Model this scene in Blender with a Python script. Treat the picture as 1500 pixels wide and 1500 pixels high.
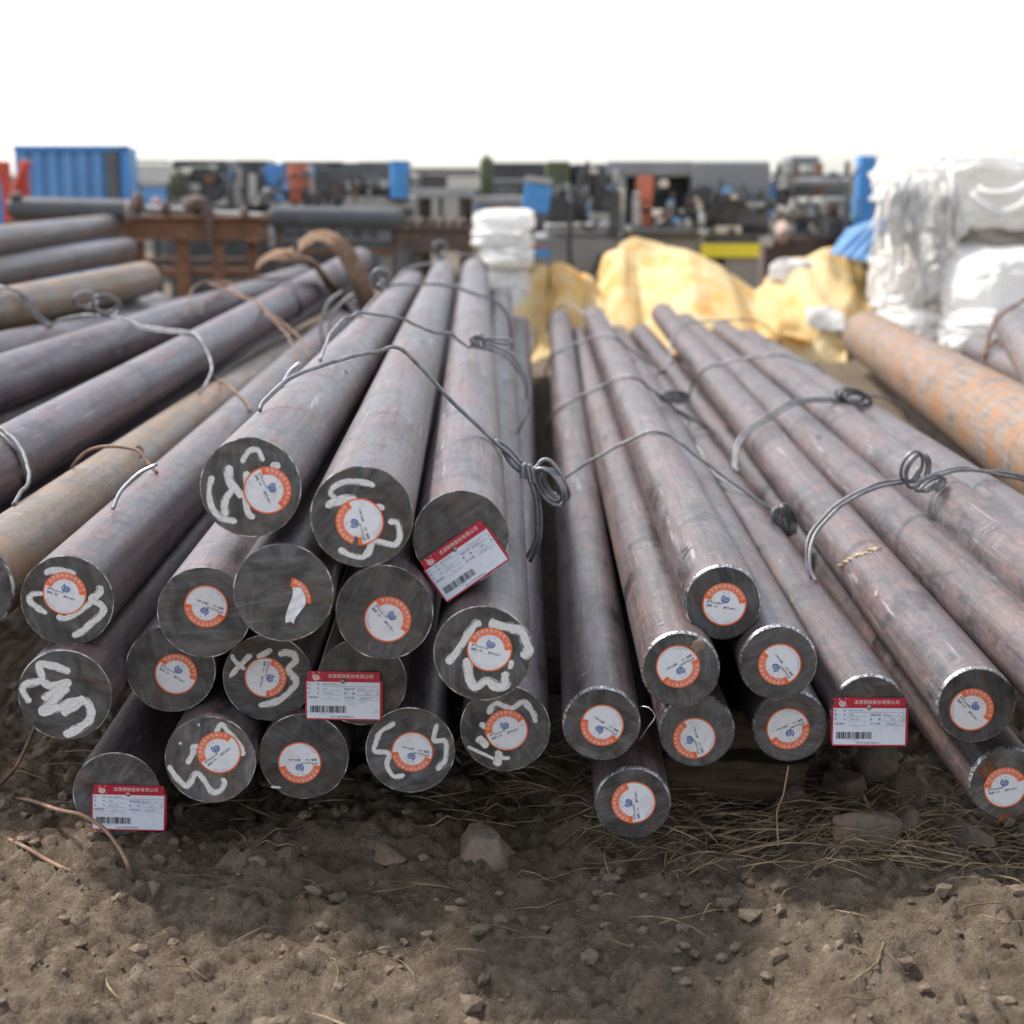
import bpy, bmesh, math, random, bisect
import numpy as np
from mathutils import Vector, Matrix, noise as mnoise

# ------------------------------------------------------------------ clear
for o in list(bpy.data.objects):
    bpy.data.objects.remove(o)
SC = bpy.context.scene
COL = SC.collection
random.seed(7)

# ------------------------------------------------------------------ camera
FPX = 2390.0                       # focal length in pixels of a 1500 px frame
PITCH = math.atan((750 - 255) / FPX)
CAMH = 0.97
cd = bpy.data.cameras.new('camera')
cam = bpy.data.objects.new('camera', cd)
COL.objects.link(cam)
cam.location = (0, 0, CAMH)
cam.rotation_euler = (math.pi / 2 - PITCH, 0, 0)
cd.sensor_width = 36.0
cd.lens = 36.0 * FPX / 1500.0
cd.clip_start = 0.05
cd.clip_end = 6000
cd.dof.use_dof = True
cd.dof.focus_distance = 2.36
cd.dof.aperture_fstop = 4.0
cd.dof.aperture_blades = 0
SC.camera = cam

# ------------------------------------------------------------------ world, sun, exposure
SUN_EL = math.radians(52)
SUN_AZ = math.radians(-58)         # from +Y towards -X: behind the stacks, a little left
wd = bpy.data.worlds.new('World')
SC.world = wd
wd.use_nodes = True
wn = wd.node_tree
bg = wn.nodes['Background']
sky = wn.nodes.new('ShaderNodeTexSky')
sky.sky_type = 'NISHITA'
sky.sun_disc = False
sky.sun_elevation = SUN_EL
sky.sun_rotation = SUN_AZ
sky.air_density = 1.0
sky.dust_density = 1.2
sky.ozone_density = 1.0
hsv = wn.nodes.new('ShaderNodeHueSaturation')      # thin overcast: the same sky, washed out
hsv.inputs['Saturation'].default_value = 0.35
wn.links.new(sky.outputs[0], hsv.inputs['Color'])
wn.links.new(hsv.outputs[0], bg.inputs[0])
bg.inputs[1].default_value = 0.125
sd = bpy.data.lights.new('sun', 'SUN')
sd.energy = 2.1
sd.angle = math.radians(7)
sd.color = (1.0, 0.95, 0.88)
sun = bpy.data.objects.new('sun', sd)
COL.objects.link(sun)
sdir = Vector((math.sin(SUN_AZ) * math.cos(SUN_EL), math.cos(SUN_AZ) * math.cos(SUN_EL), math.sin(SUN_EL)))
sun.rotation_euler = sdir.to_track_quat('Z', 'Y').to_euler()
sun.location = sdir * 30
vs = SC.view_settings
vs.view_transform = 'Standard'
vs.look = 'None'
vs.gamma = 1.0
vs.use_curve_mapping = False
vs.exposure = 1.25
SC.cycles.max_bounces = 5
SC.cycles.use_denoising = True
SC.cycles.transparent_max_bounces = 6

# ------------------------------------------------------------------ helpers: places
CP, SP = math.cos(PITCH), math.sin(PITCH)
FWD = Vector((0, CP, -SP)); UPV = Vector((0, SP, CP)); RGT = Vector((1, 0, 0))
CAM = Vector((0, 0, CAMH))

def raydir(px, py):
    return FWD + RGT * ((px - 750) / FPX) + UPV * ((750 - py) / FPX)

def W(px, py, zc):
    return CAM + raydir(px, py) * zc

def WY(px, py, Y):
    d = raydir(px, py)
    return CAM + d * (Y / d.y)

def plane_hit(px, py, p0, n):
    d = raydir(px, py)
    return CAM + d * ((p0 - CAM).dot(n) / d.dot(n))

# ------------------------------------------------------------------ helpers: objects
def tag(o, label=None, cat=None, group=None, kind=None):
    if label: o['label'] = label
    if cat: o['category'] = cat
    if group: o['group'] = group
    if kind: o['kind'] = kind
    return o

def empty(name, loc=(0, 0, 0), rot=None):
    o = bpy.data.objects.new(name, None)
    o.empty_display_size = 0.05
    COL.objects.link(o)
    o.location = loc
    if rot is not None:
        o.rotation_euler = rot
    return o

def meshobj(name, verts, faces, mat, parent=None, smooth=False):
    me = bpy.data.meshes.new(name)
    me.from_pydata([tuple(v) for v in verts], [], faces)
    me.update()
    if smooth:
        me.polygons.foreach_set('use_smooth', [True] * len(me.polygons))
    o = bpy.data.objects.new(name, me)
    COL.objects.link(o)
    if mat: me.materials.append(mat)
    if parent: o.parent = parent
    return o

def link_mesh(name, me, parent=None):
    o = bpy.data.objects.new(name, me)
    COL.objects.link(o)
    if parent: o.parent = parent
    return o

class MB:
    """collects shapes in verts/faces and links them as ONE mesh"""
    def __init__(s): s.v = []; s.f = []; s.sm = []
    def add(s, verts, faces, smooth=False):
        b = len(s.v)
        s.v += [Vector(q) for q in verts]
        s.f += [[i + b for i in f] for f in faces]
        s.sm += [smooth] * len(faces)
    def box(s, x0, y0, z0, x1, y1, z1, bev=0.0):
        b = min(bev, 0.45 * min(abs(x1 - x0), abs(y1 - y0), abs(z1 - z0)))
        bm = bmesh.new()
        bmesh.ops.create_cube(bm, size=1)
        for q in bm.verts:
            q.co = Vector(((x0 + x1) / 2 + q.co.x * (x1 - x0), (y0 + y1) / 2 + q.co.y * (y1 - y0), (z0 + z1) / 2 + q.co.z * (z1 - z0)))
        if b > 0:
            bmesh.ops.bevel(bm, geom=bm.edges[:], offset=b, segments=2, affect='EDGES', profile=0.6)
        bm.normal_update()
        s.bm(bm)
    def bm(s, bm, smooth=False, mtx=None):
        bm.verts.index_update()
        vs_ = [(mtx @ q.co if mtx else q.co.copy()) for q in bm.verts]
        s.add(vs_, [[q.index for q in f.verts] for f in bm.faces], smooth)
        bm.free()
    def cyl(s, a, b, r, r2=None, n=20, cap=True):
        a = Vector(a); b = Vector(b); r2 = r if r2 is None else r2
        d = (b - a).normalized()
        t = Vector((0, 0, 1)) if abs(d.z) < .9 else Vector((1, 0, 0))
        x = d.cross(t).normalized(); y = d.cross(x)
        vv = []; ff = []
        for k, (p, rr) in enumerate(((a, r), (b, r2))):
            for i in range(n):
                an = 2 * math.pi * i / n
                vv.append(p + x * math.cos(an) * rr + y * math.sin(an) * rr)
        for i in range(n):
            j = (i + 1) % n
            ff.append([i, j, n + j, n + i])
        s.add(vv, ff, True)
        if cap:
            s.add(vv[:n], [list(range(n - 1, -1, -1))])
            s.add(vv[n:], [list(range(n))])
    def tube(s, pts, r, n=8, close=False, taper=False):
        vv, ff = tube_geo(pts, r, n, close, taper)
        s.add(vv, ff, True)
    def build(s, name, mat, parent=None, world=None):
        o = meshobj(name, s.v, s.f, mat, parent)
        o.data.polygons.foreach_set('use_smooth', s.sm)
        return o

def catmull(pts, step=0.006, closed=False):
    pts = [Vector(p) for p in pts]
    out = []
    n = len(pts)
    for i in range(n if closed else n - 1):
        if closed:
            p0, p1, p2, p3 = pts[(i - 1) % n], pts[i], pts[(i + 1) % n], pts[(i + 2) % n]
        else:
            p1, p2 = pts[i], pts[i + 1]
            p0 = pts[i - 1] if i > 0 else p1 * 2 - p2
            p3 = pts[i + 2] if i + 2 < n else p2 * 2 - p1
        k = max(2, min(60, int((p2 - p1).length / step)))
        for j in range(k):
            t = j / k
            out.append(0.5 * ((2 * p1) + (p2 - p0) * t + (2 * p0 - 5 * p1 + 4 * p2 - p3) * t * t + (3 * p1 - p0 - 3 * p2 + p3) * t ** 3))
    if not closed:
        out.append(pts[-1])
    return out

def tube_geo(pts, r, n=8, close=False, taper=False):
    m = len(pts)
    vv = []; ff = []
    tprev = None; x = None
    for i, p in enumerate(pts):
        t = (pts[min(i + 1, m - 1)] - pts[max(i - 1, 0)])
        if t.length < 1e-9: t = tprev or Vector((0, 0, 1))
        t = t.normalized()
        if x is None:
            a = Vector((0, 0, 1)) if abs(t.z) < .9 else Vector((1, 0, 0))
            x = t.cross(a).normalized()
        else:
            x = (x - t * x.dot(t))
            x = x.normalized() if x.length > 1e-6 else t.orthogonal().normalized()
        y = t.cross(x)
        tprev = t
        rr = r
        if taper:
            rr = r * (1 - 0.75 * abs(2 * i / max(1, m - 1) - 1) ** 2)
        for k in range(n):
            an = 2 * math.pi * k / n
            vv.append(p + x * math.cos(an) * rr + y * math.sin(an) * rr)
    for i in range(m - 1):
        for k in range(n):
            j = (k + 1) % n
            ff.append([i * n + k, i * n + j, (i + 1) * n + j, (i + 1) * n + k])
    ff.append(list(range(n - 1, -1, -1)))
    ff.append([(m - 1) * n + k for k in range(n)])
    return vv, ff

# ------------------------------------------------------------------ helpers: materials
class G:
    def __init__(s, name):
        s.m = bpy.data.materials.new(name)
        s.m.use_nodes = True
        s.t = s.m.node_tree
        s.b = s.t.nodes['Principled BSDF']
        s.out = s.t.nodes['Material Output']
    def n(s, typ, ins=None, **at):
        nd = s.t.nodes.new('ShaderNode' + typ)
        for k, v in at.items(): setattr(nd, k, v)
        for k, v in (ins or {}).items(): s.set(nd.inputs[k], v)
        return nd
    def set(s, sock, v):
        if isinstance(v, bpy.types.NodeSocket): s.t.links.new(v, sock)
        elif isinstance(v, (tuple, list)) and len(v) == 3 and sock.type == 'RGBA': sock.default_value = (*v, 1)
        else: sock.default_value = v
    def co(s, scale=(1, 1, 1), rot=(0, 0, 0), rand=True, src='Object'):
        c = s.n('TexCoord').outputs[src]
        if rand:
            oi = s.n('ObjectInfo').outputs['Random']
            mu = s.n('VectorMath', {0: (37.0, 91.0, 53.0)}, operation='SCALE')
            s.t.links.new(oi, mu.inputs['Scale'])
            c = s.n('VectorMath', {0: c, 1: mu.outputs[0]}, operation='ADD').outputs[0]
        return s.n('Mapping', {'Vector': c, 'Scale': scale, 'Rotation': rot}).outputs[0]
    def noise(s, vec, sc, det=5, ro=0.55, dist=0.0):
        return s.n('TexNoise', {'Vector': vec, 'Scale': sc, 'Detail': det, 'Roughness': ro, 'Distortion': dist}).outputs[0]
    def vor(s, vec, sc, feature='F1', out=0):
        return s.n('TexVoronoi', {'Vector': vec, 'Scale': sc}, feature=feature).outputs[out]
    def ramp(s, f, stops, interp='LINEAR'):
        r = s.n('ValToRGB', {0: f})
        cr = r.color_ramp; cr.interpolation = interp
        while len(cr.elements) < len(stops): cr.elements.new(0.5)
        for e, (p, c) in zip(cr.elements, stops):
            e.position = p
            if not isinstance(c, (tuple, list)): c = (c, c, c)
            e.color = (*c, 1)
        return r.outputs[0]
    def mix(s, f, a, b, blend='MIX'):
        nd = s.n('Mix', data_type='RGBA', blend_type=blend)
        s.set(nd.inputs[0], f); s.set(nd.inputs[6], a); s.set(nd.inputs[7], b)
        return nd.outputs[2]
    def math(s, op, a, b=0.0, clamp=False):
        nd = s.n('Math', {0: a, 1: b}, operation=op); nd.use_clamp = clamp
        return nd.outputs[0]
    def bump(s, h, strength=0.3, dist=0.002):
        return s.n('Bump', {'Height': h, 'Strength': strength, 'Distance': dist}).outputs[0]
    def fin(s, col, rough=0.6, metal=0.0, nrm=None, spec=None):
        s.set(s.b.inputs['Base Color'], col)
        s.set(s.b.inputs['Roughness'], rough)
        s.set(s.b.inputs['Metallic'], metal)
        if nrm is not None: s.set(s.b.inputs['Normal'], nrm)
        if spec is not None: s.set(s.b.inputs['Specular IOR Level'], spec)
        return s.m

def plain(name, col, rough=0.6, metal=0.0, var=0.25, sc=6.0, dirt=None, bump=0.15):
    g = G(name)
    c = g.co()
    n1 = g.noise(c, sc, 6, .6)
    lo = tuple(x * (1 - var) for x in col); hi = tuple(min(1, x * (1 + var)) for x in col)
    k = g.ramp(n1, [(0.3, lo), (0.7, hi)])
    if dirt:
        n2 = g.noise(c, sc * 2.3, 8, .65)
        k = g.mix(g.ramp(n2, [(0.52, 0.0), (0.68, 0.8)]), k, dirt)
    n3 = g.noise(c, sc * 12, 4, .6)
    return g.fin(k, g.ramp(n3, [(0.3, max(0.05, rough - .1)), (0.7, min(1, rough + .1))]), metal, g.bump(n3, bump, 0.003))

def mat_bar(name, blue, red, dark, rust=None, rust_lo=0.5, rough=0.44, dust=0.0):
    g = G(name)
    oi = g.n('ObjectInfo').outputs['Random']
    c = g.co()
    mid = tuple((a + b) / 2 for a, b in zip(blue, red))
    n1 = g.noise(g.co((1, .10, 1)), 24, 6, .66, .5)          # drawn out along the bar
    n2 = g.noise(g.co((.45, 1.0, .45)), 10, 5, .62, .8)      # bands and patches across it
    f = g.math('ADD', g.math('MULTIPLY', n1, .55), g.math('MULTIPLY', n2, .45))
    col = g.ramp(f, [(0.41, dark), (0.47, blue), (0.53, mid), (0.585, red)])
    n1f = g.noise(g.co((1, .035, 1)), 95, 4, .7, .2)
    col = g.mix(1.0, col, g.ramp(n1f, [(0.34, .62), (0.5, 1.0), (0.66, 1.34)]), 'MULTIPLY')
    # reddish scale flakes
    n3 = g.noise(g.co((1, .40, 1)), 48, 6, .74, .4)
    col = g.mix(g.ramp(n3, [(0.53, 0.0), (0.62, 0.55)]), col, tuple(min(1, x * k) for x, k in zip(red, (1.5, 1.32, 1.32))))
    # thin veins where the scale has cracked
    vn = g.math('ABSOLUTE', g.math('SUBTRACT', g.noise(g.co((1, .22, 1)), 26, 6, .7, 1.0), .5))
    col = g.mix(g.ramp(vn, [(0.0, 0.55), (0.016, 0.0)]), col, tuple(min(1, x * k) for x, k in zip(red, (1.35, .95, .95))))
    # fine drawn grain, dark pits
    n4 = g.noise(g.co((1, .10, 1)), 330, 5, .7)
    col = g.mix(1.0, col, g.ramp(n4, [(0.30, .66), (0.5, .98), (0.70, 1.22)]), 'MULTIPLY')
    n4b = g.noise(g.co((1, .5, 1)), 150, 5, .7)
    col = g.mix(g.ramp(n4b, [(0.33, 0.6), (0.42, 0.0)]), col, tuple(x * .55 for x in dark))
    # pale scuffs along the length, dark smears
    n5 = g.noise(g.co((1, .045, 1)), 85, 5, .6, .4)
    n5b = g.noise(c, 6, 4, .55)
    sc_ = g.math('MULTIPLY', g.ramp(n5, [(0.60, 0.0), (0.68, 1.0)]), g.ramp(n5b, [(0.45, 0.0), (0.60, .7)]))
    col = g.mix(sc_, col, (0.33, 0.31, 0.305))
    n6 = g.noise(g.co((1, .5, 1)), 13, 6, .68, 1.4)
    col = g.mix(g.ramp(n6, [(0.57, 0.0), (0.70, 0.65)]), col, tuple(x * .6 for x in dark))
    n7 = g.noise(g.co((.22, 1.7, .22)), 13, 6, .62, 2.2)     # rolling rings
    col = g.mix(g.ramp(n7, [(0.575, 0.0), (0.595, 0.5), (0.615, 0.0)]), col, tuple(x * .6 for x in dark))
    if rust:
        n8 = g.noise(g.co((1, .8, 1)), 8, 8, .74, 0.0)
        rc = g.ramp(g.noise(c, 60, 6, .7), [(0.3, tuple(x * .6 for x in rust)), (0.7, rust)])
        col = g.mix(g.ramp(n8, [(rust_lo, 0.0), (rust_lo + .14, 0.9)]), col, rc)
    # each bar a little lighter or darker
    hs = g.n('HueSaturation', {'Color': col, 'Value': g.n('MapRange', {0: oi, 3: .88, 4: 1.14}).outputs[0]})
    nb = g.math('ADD', g.math('MULTIPLY', n3, .6), g.math('MULTIPLY', n4, .5))
    ro = g.n('MapRange', {0: n1, 1: .3, 2: .7, 3: rough - .10, 4: rough + .14}).outputs[0]
    return g.fin(hs.outputs[0], ro, 0.0, g.bump(nb, .32, .0014), .6)

M = {}
M['bar'] = mat_bar('mill_scale_steel', (.090, .082, .095), (.134, .090, .087), (.038, .033, .037))
M['bar_r'] = mat_bar('mill_scale_steel_warm', (.093, .083, .088), (.138, .093, .087), (.040, .034, .036))
M['bar_left'] = mat_bar('mill_scale_steel_cool', (.090, .083, .106), (.138, .093, .098), (.043, .037, .045))
M['bar_grey'] = mat_bar('weathered_brown_steel', (.150, .122, .090), (.180, .132, .085), (.078, .060, .042), (.285, .140, .045), .465)
M['bar_rust'] = mat_bar('orange_rusted_steel', (.19, .165, .145), (.215, .168, .13), (.115, .096, .08), (.37, .165, .052), .452, .6)
M['bar_far'] = mat_bar('stored_steel', (.112, .106, .118), (.158, .122, .106), (.058, .050, .052), (.23, .115, .05), .54)

def mat_face():
    g = G('saw_cut_steel')
    oi = g.n('ObjectInfo').outputs['Random']
    c0 = g.co()
    ang = g.math('MULTIPLY', oi, 6.28)
    vr = g.n('VectorRotate', {'Vector': c0, 'Angle': ang}, rotation_type='Y_AXIS').outputs[0]
    st = g.n('Mapping', {'Vector': vr, 'Scale': (1.0, 1.0, 0.14)}).outputs[0]
    st2 = g.n('Mapping', {'Vector': vr, 'Scale': (1.0, 1.0, 0.03)}).outputs[0]
    st3 = g.n('Mapping', {'Vector': vr, 'Scale': (1.0, 1.0, 0.38)}).outputs[0]
    n1 = g.noise(st, 55, 8, .66, 1.6)
    n2 = g.noise(st3, 26, 7, .62, 1.8)
    n3 = g.noise(st2, 420, 4, .7)
    col = g.ramp(n1, [(0.30, (.060, .060, .064)), (0.47, (.086, .084, .084)), (0.58, (.112, .111, .114)), (0.72, (.165, .165, .172))])
    col = g.mix(g.ramp(n2, [(0.47, 0.0), (0.60, 0.6)]), col, (.118, .086, .066))
    n5 = g.noise(st3, 46, 8, .7, 2.0)
    col = g.mix(g.ramp(n5, [(0.60, 0.0), (0.70, 0.65)]), col, (.165, .080, .048))
    n6 = g.noise(st3, 30, 7, .62, 1.4)
    col = g.mix(g.ramp(n6, [(0.55, 0.0), (0.67, 0.6)]), col, (.080, .100, .132))
    col = g.mix(1.0, col, g.ramp(n3, [(0.30, .88), (0.5, 1.0), (0.72, 1.14)]), 'MULTIPLY')
    ln = g.math('MULTIPLY', g.ramp(g.noise(st2, 230, 3, .6, .6), [(0.66, 0.0), (0.70, .6)]), g.ramp(g.noise(c0, 35, 4, .6), [(0.5, 0.0), (0.6, 1.0)]))
    col = g.mix(ln, col, (.22, .21, .20))
    n7 = g.noise(c0, 20, 6, .6, 1.5)
    col = g.mix(1.0, col, g.ramp(n7, [(0.36, .62), (0.64, 1.38)]), 'MULTIPLY')
    col = g.n('HueSaturation', {'Color': col, 'Value': g.n('MapRange', {0: oi, 3: .8, 4: 1.25}).outputs[0]}).outputs[0]
    hb = g.math('ADD', g.math('MULTIPLY', n3, .5), n1)
    return g.fin(col, g.n('MapRange', {0: n7, 1: .3, 2: .7, 3: .34, 4: .62}).outputs[0], .25, g.bump(hb, .16, .0008), .5)
M['face'] = mat_face()

def mat_rim():
    g = G('bright_ground_edge')
    c = g.co((1, .3, 1))
    n1 = g.noise(c, 260, 3, .6)
    n2 = g.noise(g.co(), 28, 5, .6)
    col = g.ramp(n1, [(0.33, (.12, .12, .13)), (0.5, (.42, .42, .43)), (0.62, (.85, .85, .85))])
    col = g.mix(g.ramp(n2, [(0.52, 0.0), (0.66, .85)]), col, (.13, .115, .10))
    return g.fin(col, .36, .75, g.bump(n1, .4, .001))
M['rim'] = mat_rim()

def mat_burr():
    g = G('saw_burr_edge')
    n2 = g.noise(g.co(), 38, 6, .65)
    n1 = g.noise(g.co(), 300, 3, .6)
    col = g.ramp(n2, [(0.38, (.09, .085, .08)), (0.50, (.25, .24, .22)), (0.60, (.75, .74, .72))])
    return g.fin(col, .42, .5, g.bump(n1, .4, .001))
M['burr'] = mat_burr()

def mat_wire(name, a, b, rough=.4, metal=.75):
    g = G(name)
    n1 = g.noise(g.co(), 35, 6, .65)
    n2 = g.noise(g.co(), 300, 3, .6)
    return g.fin(g.ramp(n1, [(0.35, a), (0.66, b)]), g.ramp(n2, [(0.3, rough - .08), (0.7, rough + .15)]), metal, g.bump(n2, .2, .0006))
M['wire'] = mat_wire('drawn_steel_wire', (.16, .16, .17), (.34, .34, .35), .5, .55)
M['wire_d'] = mat_wire('dull_steel_wire', (.10, .10, .108), (.22, .22, .23), .55, .4)
M['wire_b'] = mat_wire('bright_steel_wire', (.42, .42, .44), (.70, .70, .71), .3, .85)
M['wire_r'] = mat_wire('rusty_wire', (.15, .085, .055), (.31, .19, .12), .7, .1)

def mat_paper(name, col, rough=.55):
    g = G(name)
    n1 = g.noise(g.co(), 70, 6, .62, .8); n2 = g.noise(g.co(), 26, 4, .6)
    k = g.mix(g.ramp(n1, [(0.52, 0.0), (0.72, .42)]), col, tuple(x * .62 for x in col))
    k = g.mix(g.ramp(n2, [(0.56, 0.0), (0.70, .30)]), k, tuple(x * .6 * y for x, y in zip(col, (1, .9, .78))))
    cr = g.math('ABSOLUTE', g.math('SUBTRACT', g.noise(g.co(), 34, 3, .5, .6), .5))
    h = g.math('ADD', n1, g.ramp(cr, [(0.0, 1.0), (0.02, 0.0)]))
    return g.fin(k, rough, 0, g.bump(h, .3, .0006), .4)
M['paper'] = mat_paper('sticker_white', (.80, .80, .83))
M['orange'] = mat_paper('sticker_orange', (.86, .17, .055))
M['blue_ink'] = mat_paper('blue_ink', (.012, .075, .36))
M['dark_ink'] = mat_paper('dark_ink', (.10, .105, .16))
M['pale_ink'] = mat_paper('pale_blue_ink', (.30, .40, .62))
M['white_ink'] = mat_paper('white_ink', (.86, .80, .76))
M['tag_red'] = mat_paper('tag_red', (.50, .018, .045), .42)
M['tag_white'] = mat_paper('tag_white', (.72, .755, .84), .45)
M['tag_ink'] = mat_paper('tag_blue_ink', (.055, .075, .30))
M['black_ink'] = mat_paper('black_ink', (.03, .03, .04))
M['pin'] = plain('pin_steel', (.36, .33, .28), .4, .7, .2, 80)

def mat_paint():
    g = G('white_marking_paint')
    uv = g.n('UVMap').outputs[0]
    v = g.n('SeparateXYZ', {0: uv}).outputs[1]
    oi = g.n('ObjectInfo').outputs['Random']
    off = g.n('CombineXYZ', {2: g.math('MULTIPLY', oi, 40.0)}).outputs[0]
    uvo = g.n('VectorMath', {0: uv, 1: off}, operation='ADD').outputs[0]
    st = g.n('Mapping', {'Vector': uvo, 'Scale': (38.0, 2.6, 1.0)}).outputs[0]
    bl = g.n('Mapping', {'Vector': uvo, 'Scale': (70.0, 1.2, 1.0)}).outputs[0]
    n1 = g.noise(st, 1.6, 5, .65); n2 = g.noise(bl, 1.0, 4, .6); n3 = g.noise(g.co(), 260, 4, .65)
    edge = g.math('SUBTRACT', 1.0, g.math('ABSOLUTE', v))
    f = g.math('ADD', g.math('MULTIPLY', edge, .8), g.math('MULTIPLY', g.math('SUBTRACT', n1, .5), 1.5))
    f = g.math('ADD', f, g.math('MULTIPLY', g.math('SUBTRACT', n2, .5), .8))
    g.fin(g.ramp(n3, [(0.32, (.60, .59, .58)), (0.55, (.80, .79, .775))]), .7, 0, g.bump(n3, .25, .0006))
    tr = g.n('BsdfTransparent')
    mx = g.n('MixShader', {0: g.ramp(f, [(0.06, 0.0), (0.30, .96)])})
    g.t.links.new(tr.outputs[0], mx.inputs[1]); g.t.links.new(g.b.outputs[0], mx.inputs[2]); g.t.links.new(mx.outputs[0], g.out.inputs[0])
    return g.m
M['paint'] = mat_paint()

# ------------------------------------------------------------------ ground
def vnoise(x, y, seed):
    xi = np.floor(x).astype(np.int64); yi = np.floor(y).astype(np.int64)
    xf = x - xi; yf = y - yi
    u = xf * xf * xf * (xf * (xf * 6 - 15) + 10); v = yf * yf * yf * (yf * (yf * 6 - 15) + 10)
    def h(a, b):
        k = (a * 374761393 + b * 668265263 + seed * 982451653) & 0x7fffffff
        k = ((k ^ (k >> 13)) * 1274126177) & 0x7fffffff
        return ((k ^ (k >> 16)) & 0xffff) / 65535.0
    return (h(xi, yi) * (1 - u) + h(xi + 1, yi) * u) * (1 - v) + (h(xi, yi + 1) * (1 - u) + h(xi + 1, yi + 1) * u) * v

def fbm(x, y, seed, oct=5, lac=2.1, gain=.5):
    a = 1.0; s = 0; t = 0
    for k in range(oct):
        s = s + a * (vnoise(x, y, seed + k * 17) - .5); t += a
        a *= gain; x = x * lac + 3.7; y = y * lac + 1.3
    return s / t

def ground_h(x, y):
    x = np.asarray(x, dtype=float); y = np.asarray(y, dtype=float)
    base = .10 * fbm(x * 1.1, y * 1.1, 3, 3) + .05 * fbm(x * 5, y * 5, 11, 4) 
    near = np.clip((5.0 - y) / 2.0, 0, 1)
    rough = np.abs(fbm(x * 22, y * 22, 5, 4)) * -.05 + .034 * fbm(x * 62, y * 62, 8, 3, 2.0, .7)
    clod = np.clip(fbm(x * 9, y * 9, 31, 3) + .02, 0, 1) * .10
    return base - .012 + near * (rough + clod * .6)

def axis(parts):
    out = []
    for a, b, st in parts:
        out += list(np.arange(a, b, st))
    out.append(parts[-1][1])
    return np.array(out)
gx = axis([(-900, -60, 120), (-60, -12, 4), (-12, -3, .35), (-3, -1.15, .05), (-1.15, 1.15, .0085), (1.15, 3, .05), (3, 12, .35), (12, 60, 4), (60, 900, 120)])
gy = axis([(-40, 0, 5), (0, 1.3, .1), (1.3, 3.0, .0095), (3.0, 6, .05), (6, 14, .2), (14, 40, 2), (40, 200, 20), (200, 2500, 300)])
GX, GY = np.meshgrid(gx, gy)
GZ = ground_h(GX, GY) * np.where((np.abs(GX) > 40) | (GY > 40), 0.3, 1.0)
nx, ny = len(gx), len(gy)
GL_X, GL_Y = gx.tolist(), gy.tolist()
def gz(x, y):
    i = min(max(bisect.bisect_right(GL_X, x) - 1, 0), nx - 2); j = min(max(bisect.bisect_right(GL_Y, y) - 1, 0), ny - 2)
    u = (x - GL_X[i]) / (GL_X[i + 1] - GL_X[i]); v = (y - GL_Y[j]) / (GL_Y[j + 1] - GL_Y[j])
    return float((GZ[j, i] * (1 - u) + GZ[j, i + 1] * u) * (1 - v) + (GZ[j + 1, i] * (1 - u) + GZ[j + 1, i + 1] * u) * v)
gv = np.stack([GX.ravel(), GY.ravel(), GZ.ravel()], 1)
ii = np.arange(nx * ny).reshape(ny, nx)
gf = np.stack([ii[:-1, :-1].ravel(), ii[:-1, 1:].ravel(), ii[1:, 1:].ravel(), ii[1:, :-1].ravel()], 1)
gm = bpy.data.meshes.new('ground')
gm.vertices.add(len(gv)); gm.vertices.foreach_set('co', gv.ravel())
gm.loops.add(gf.size); gm.loops.foreach_set('vertex_index', gf.ravel())
gm.polygons.add(len(gf)); gm.polygons.foreach_set('loop_start', np.arange(0, gf.size, 4))
gm.update(); gm.validate()
gm.polygons.foreach_set('use_smooth', [True] * len(gm.polygons))
def mat_ground():
    g = G('dry_dirt')
    c = g.co(rand=False)
    n1 = g.noise(c, 2.2, 6, .6)
    n2 = g.noise(c, 26, 8, .68)
    n3 = g.noise(c, 160, 5, .7)
    col = g.ramp(n2, [(0.28, (.105, .077, .053)), (0.48, (.205, .154, .108)), (0.66, (.32, .253, .185))])
    col = g.mix(g.ramp(n1, [(0.42, 0.0), (0.62, .55)]), col, (.205, .165, .122))
    v = g.vor(c, 85)
    col = g.mix(g.ramp(v, [(0.10, .5), (0.22, 0.0)]), col, (.25, .205, .16))
    col = g.mix(g.ramp(n3, [(0.34, .55), (0.48, 0.0)]), col, (.08, .058, .042))
    n4 = g.noise(c, 520, 4, .7)
    col = g.mix(1.0, col, g.ramp(n4, [(0.3, .6), (0.5, 1.0), (0.7, 1.45)]), 'MULTIPLY')
    h = g.math('ADD', g.math('ADD', n2, g.math('MULTIPLY', n3, .8)), g.math('MULTIPLY', n4, .35))
    return g.fin(col, .95, 0, g.bump(h, .9, .014), .2)
M['ground'] = mat_ground()
gm.materials.append(M['ground'])
go = link_mesh('ground', gm)
tag(go, 'bare trampled brown dirt of the storage yard', 'ground', kind='structure')

# ------------------------------------------------------------------ bars
BAR_ROOTS = []
BARS = []       # (near, dir, length, radius) for finding what a wire lies on

def hit_bars(px, py):
    d = raydir(px, py); best = None
    for (A, u, L, R) in BARS:
        w = CAM - A
        dp = d - u * d.dot(u); wp = w - u * w.dot(u)
        a = dp.dot(dp); b = 2 * dp.dot(wp); c = wp.dot(wp) - R * R
        D = b * b - 4 * a * c
        if D < 0: continue
        t = (-b - math.sqrt(D)) / (2 * a)
        p = CAM + d * t
        s = (p - A).dot(u)
        if t > 0 and -0.01 <= s <= L and (best is None or t < best[0]):
            best = (t, (p - (A + u * s)).normalized())
    return best

def bar_matrix(near, u):
    x = u.cross(Vector((0, 0, 1))).normalized()
    z = x.cross(u)
    m = Matrix((x, u, z)).transposed().to_4x4()
    m.translation = near
    return m

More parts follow.
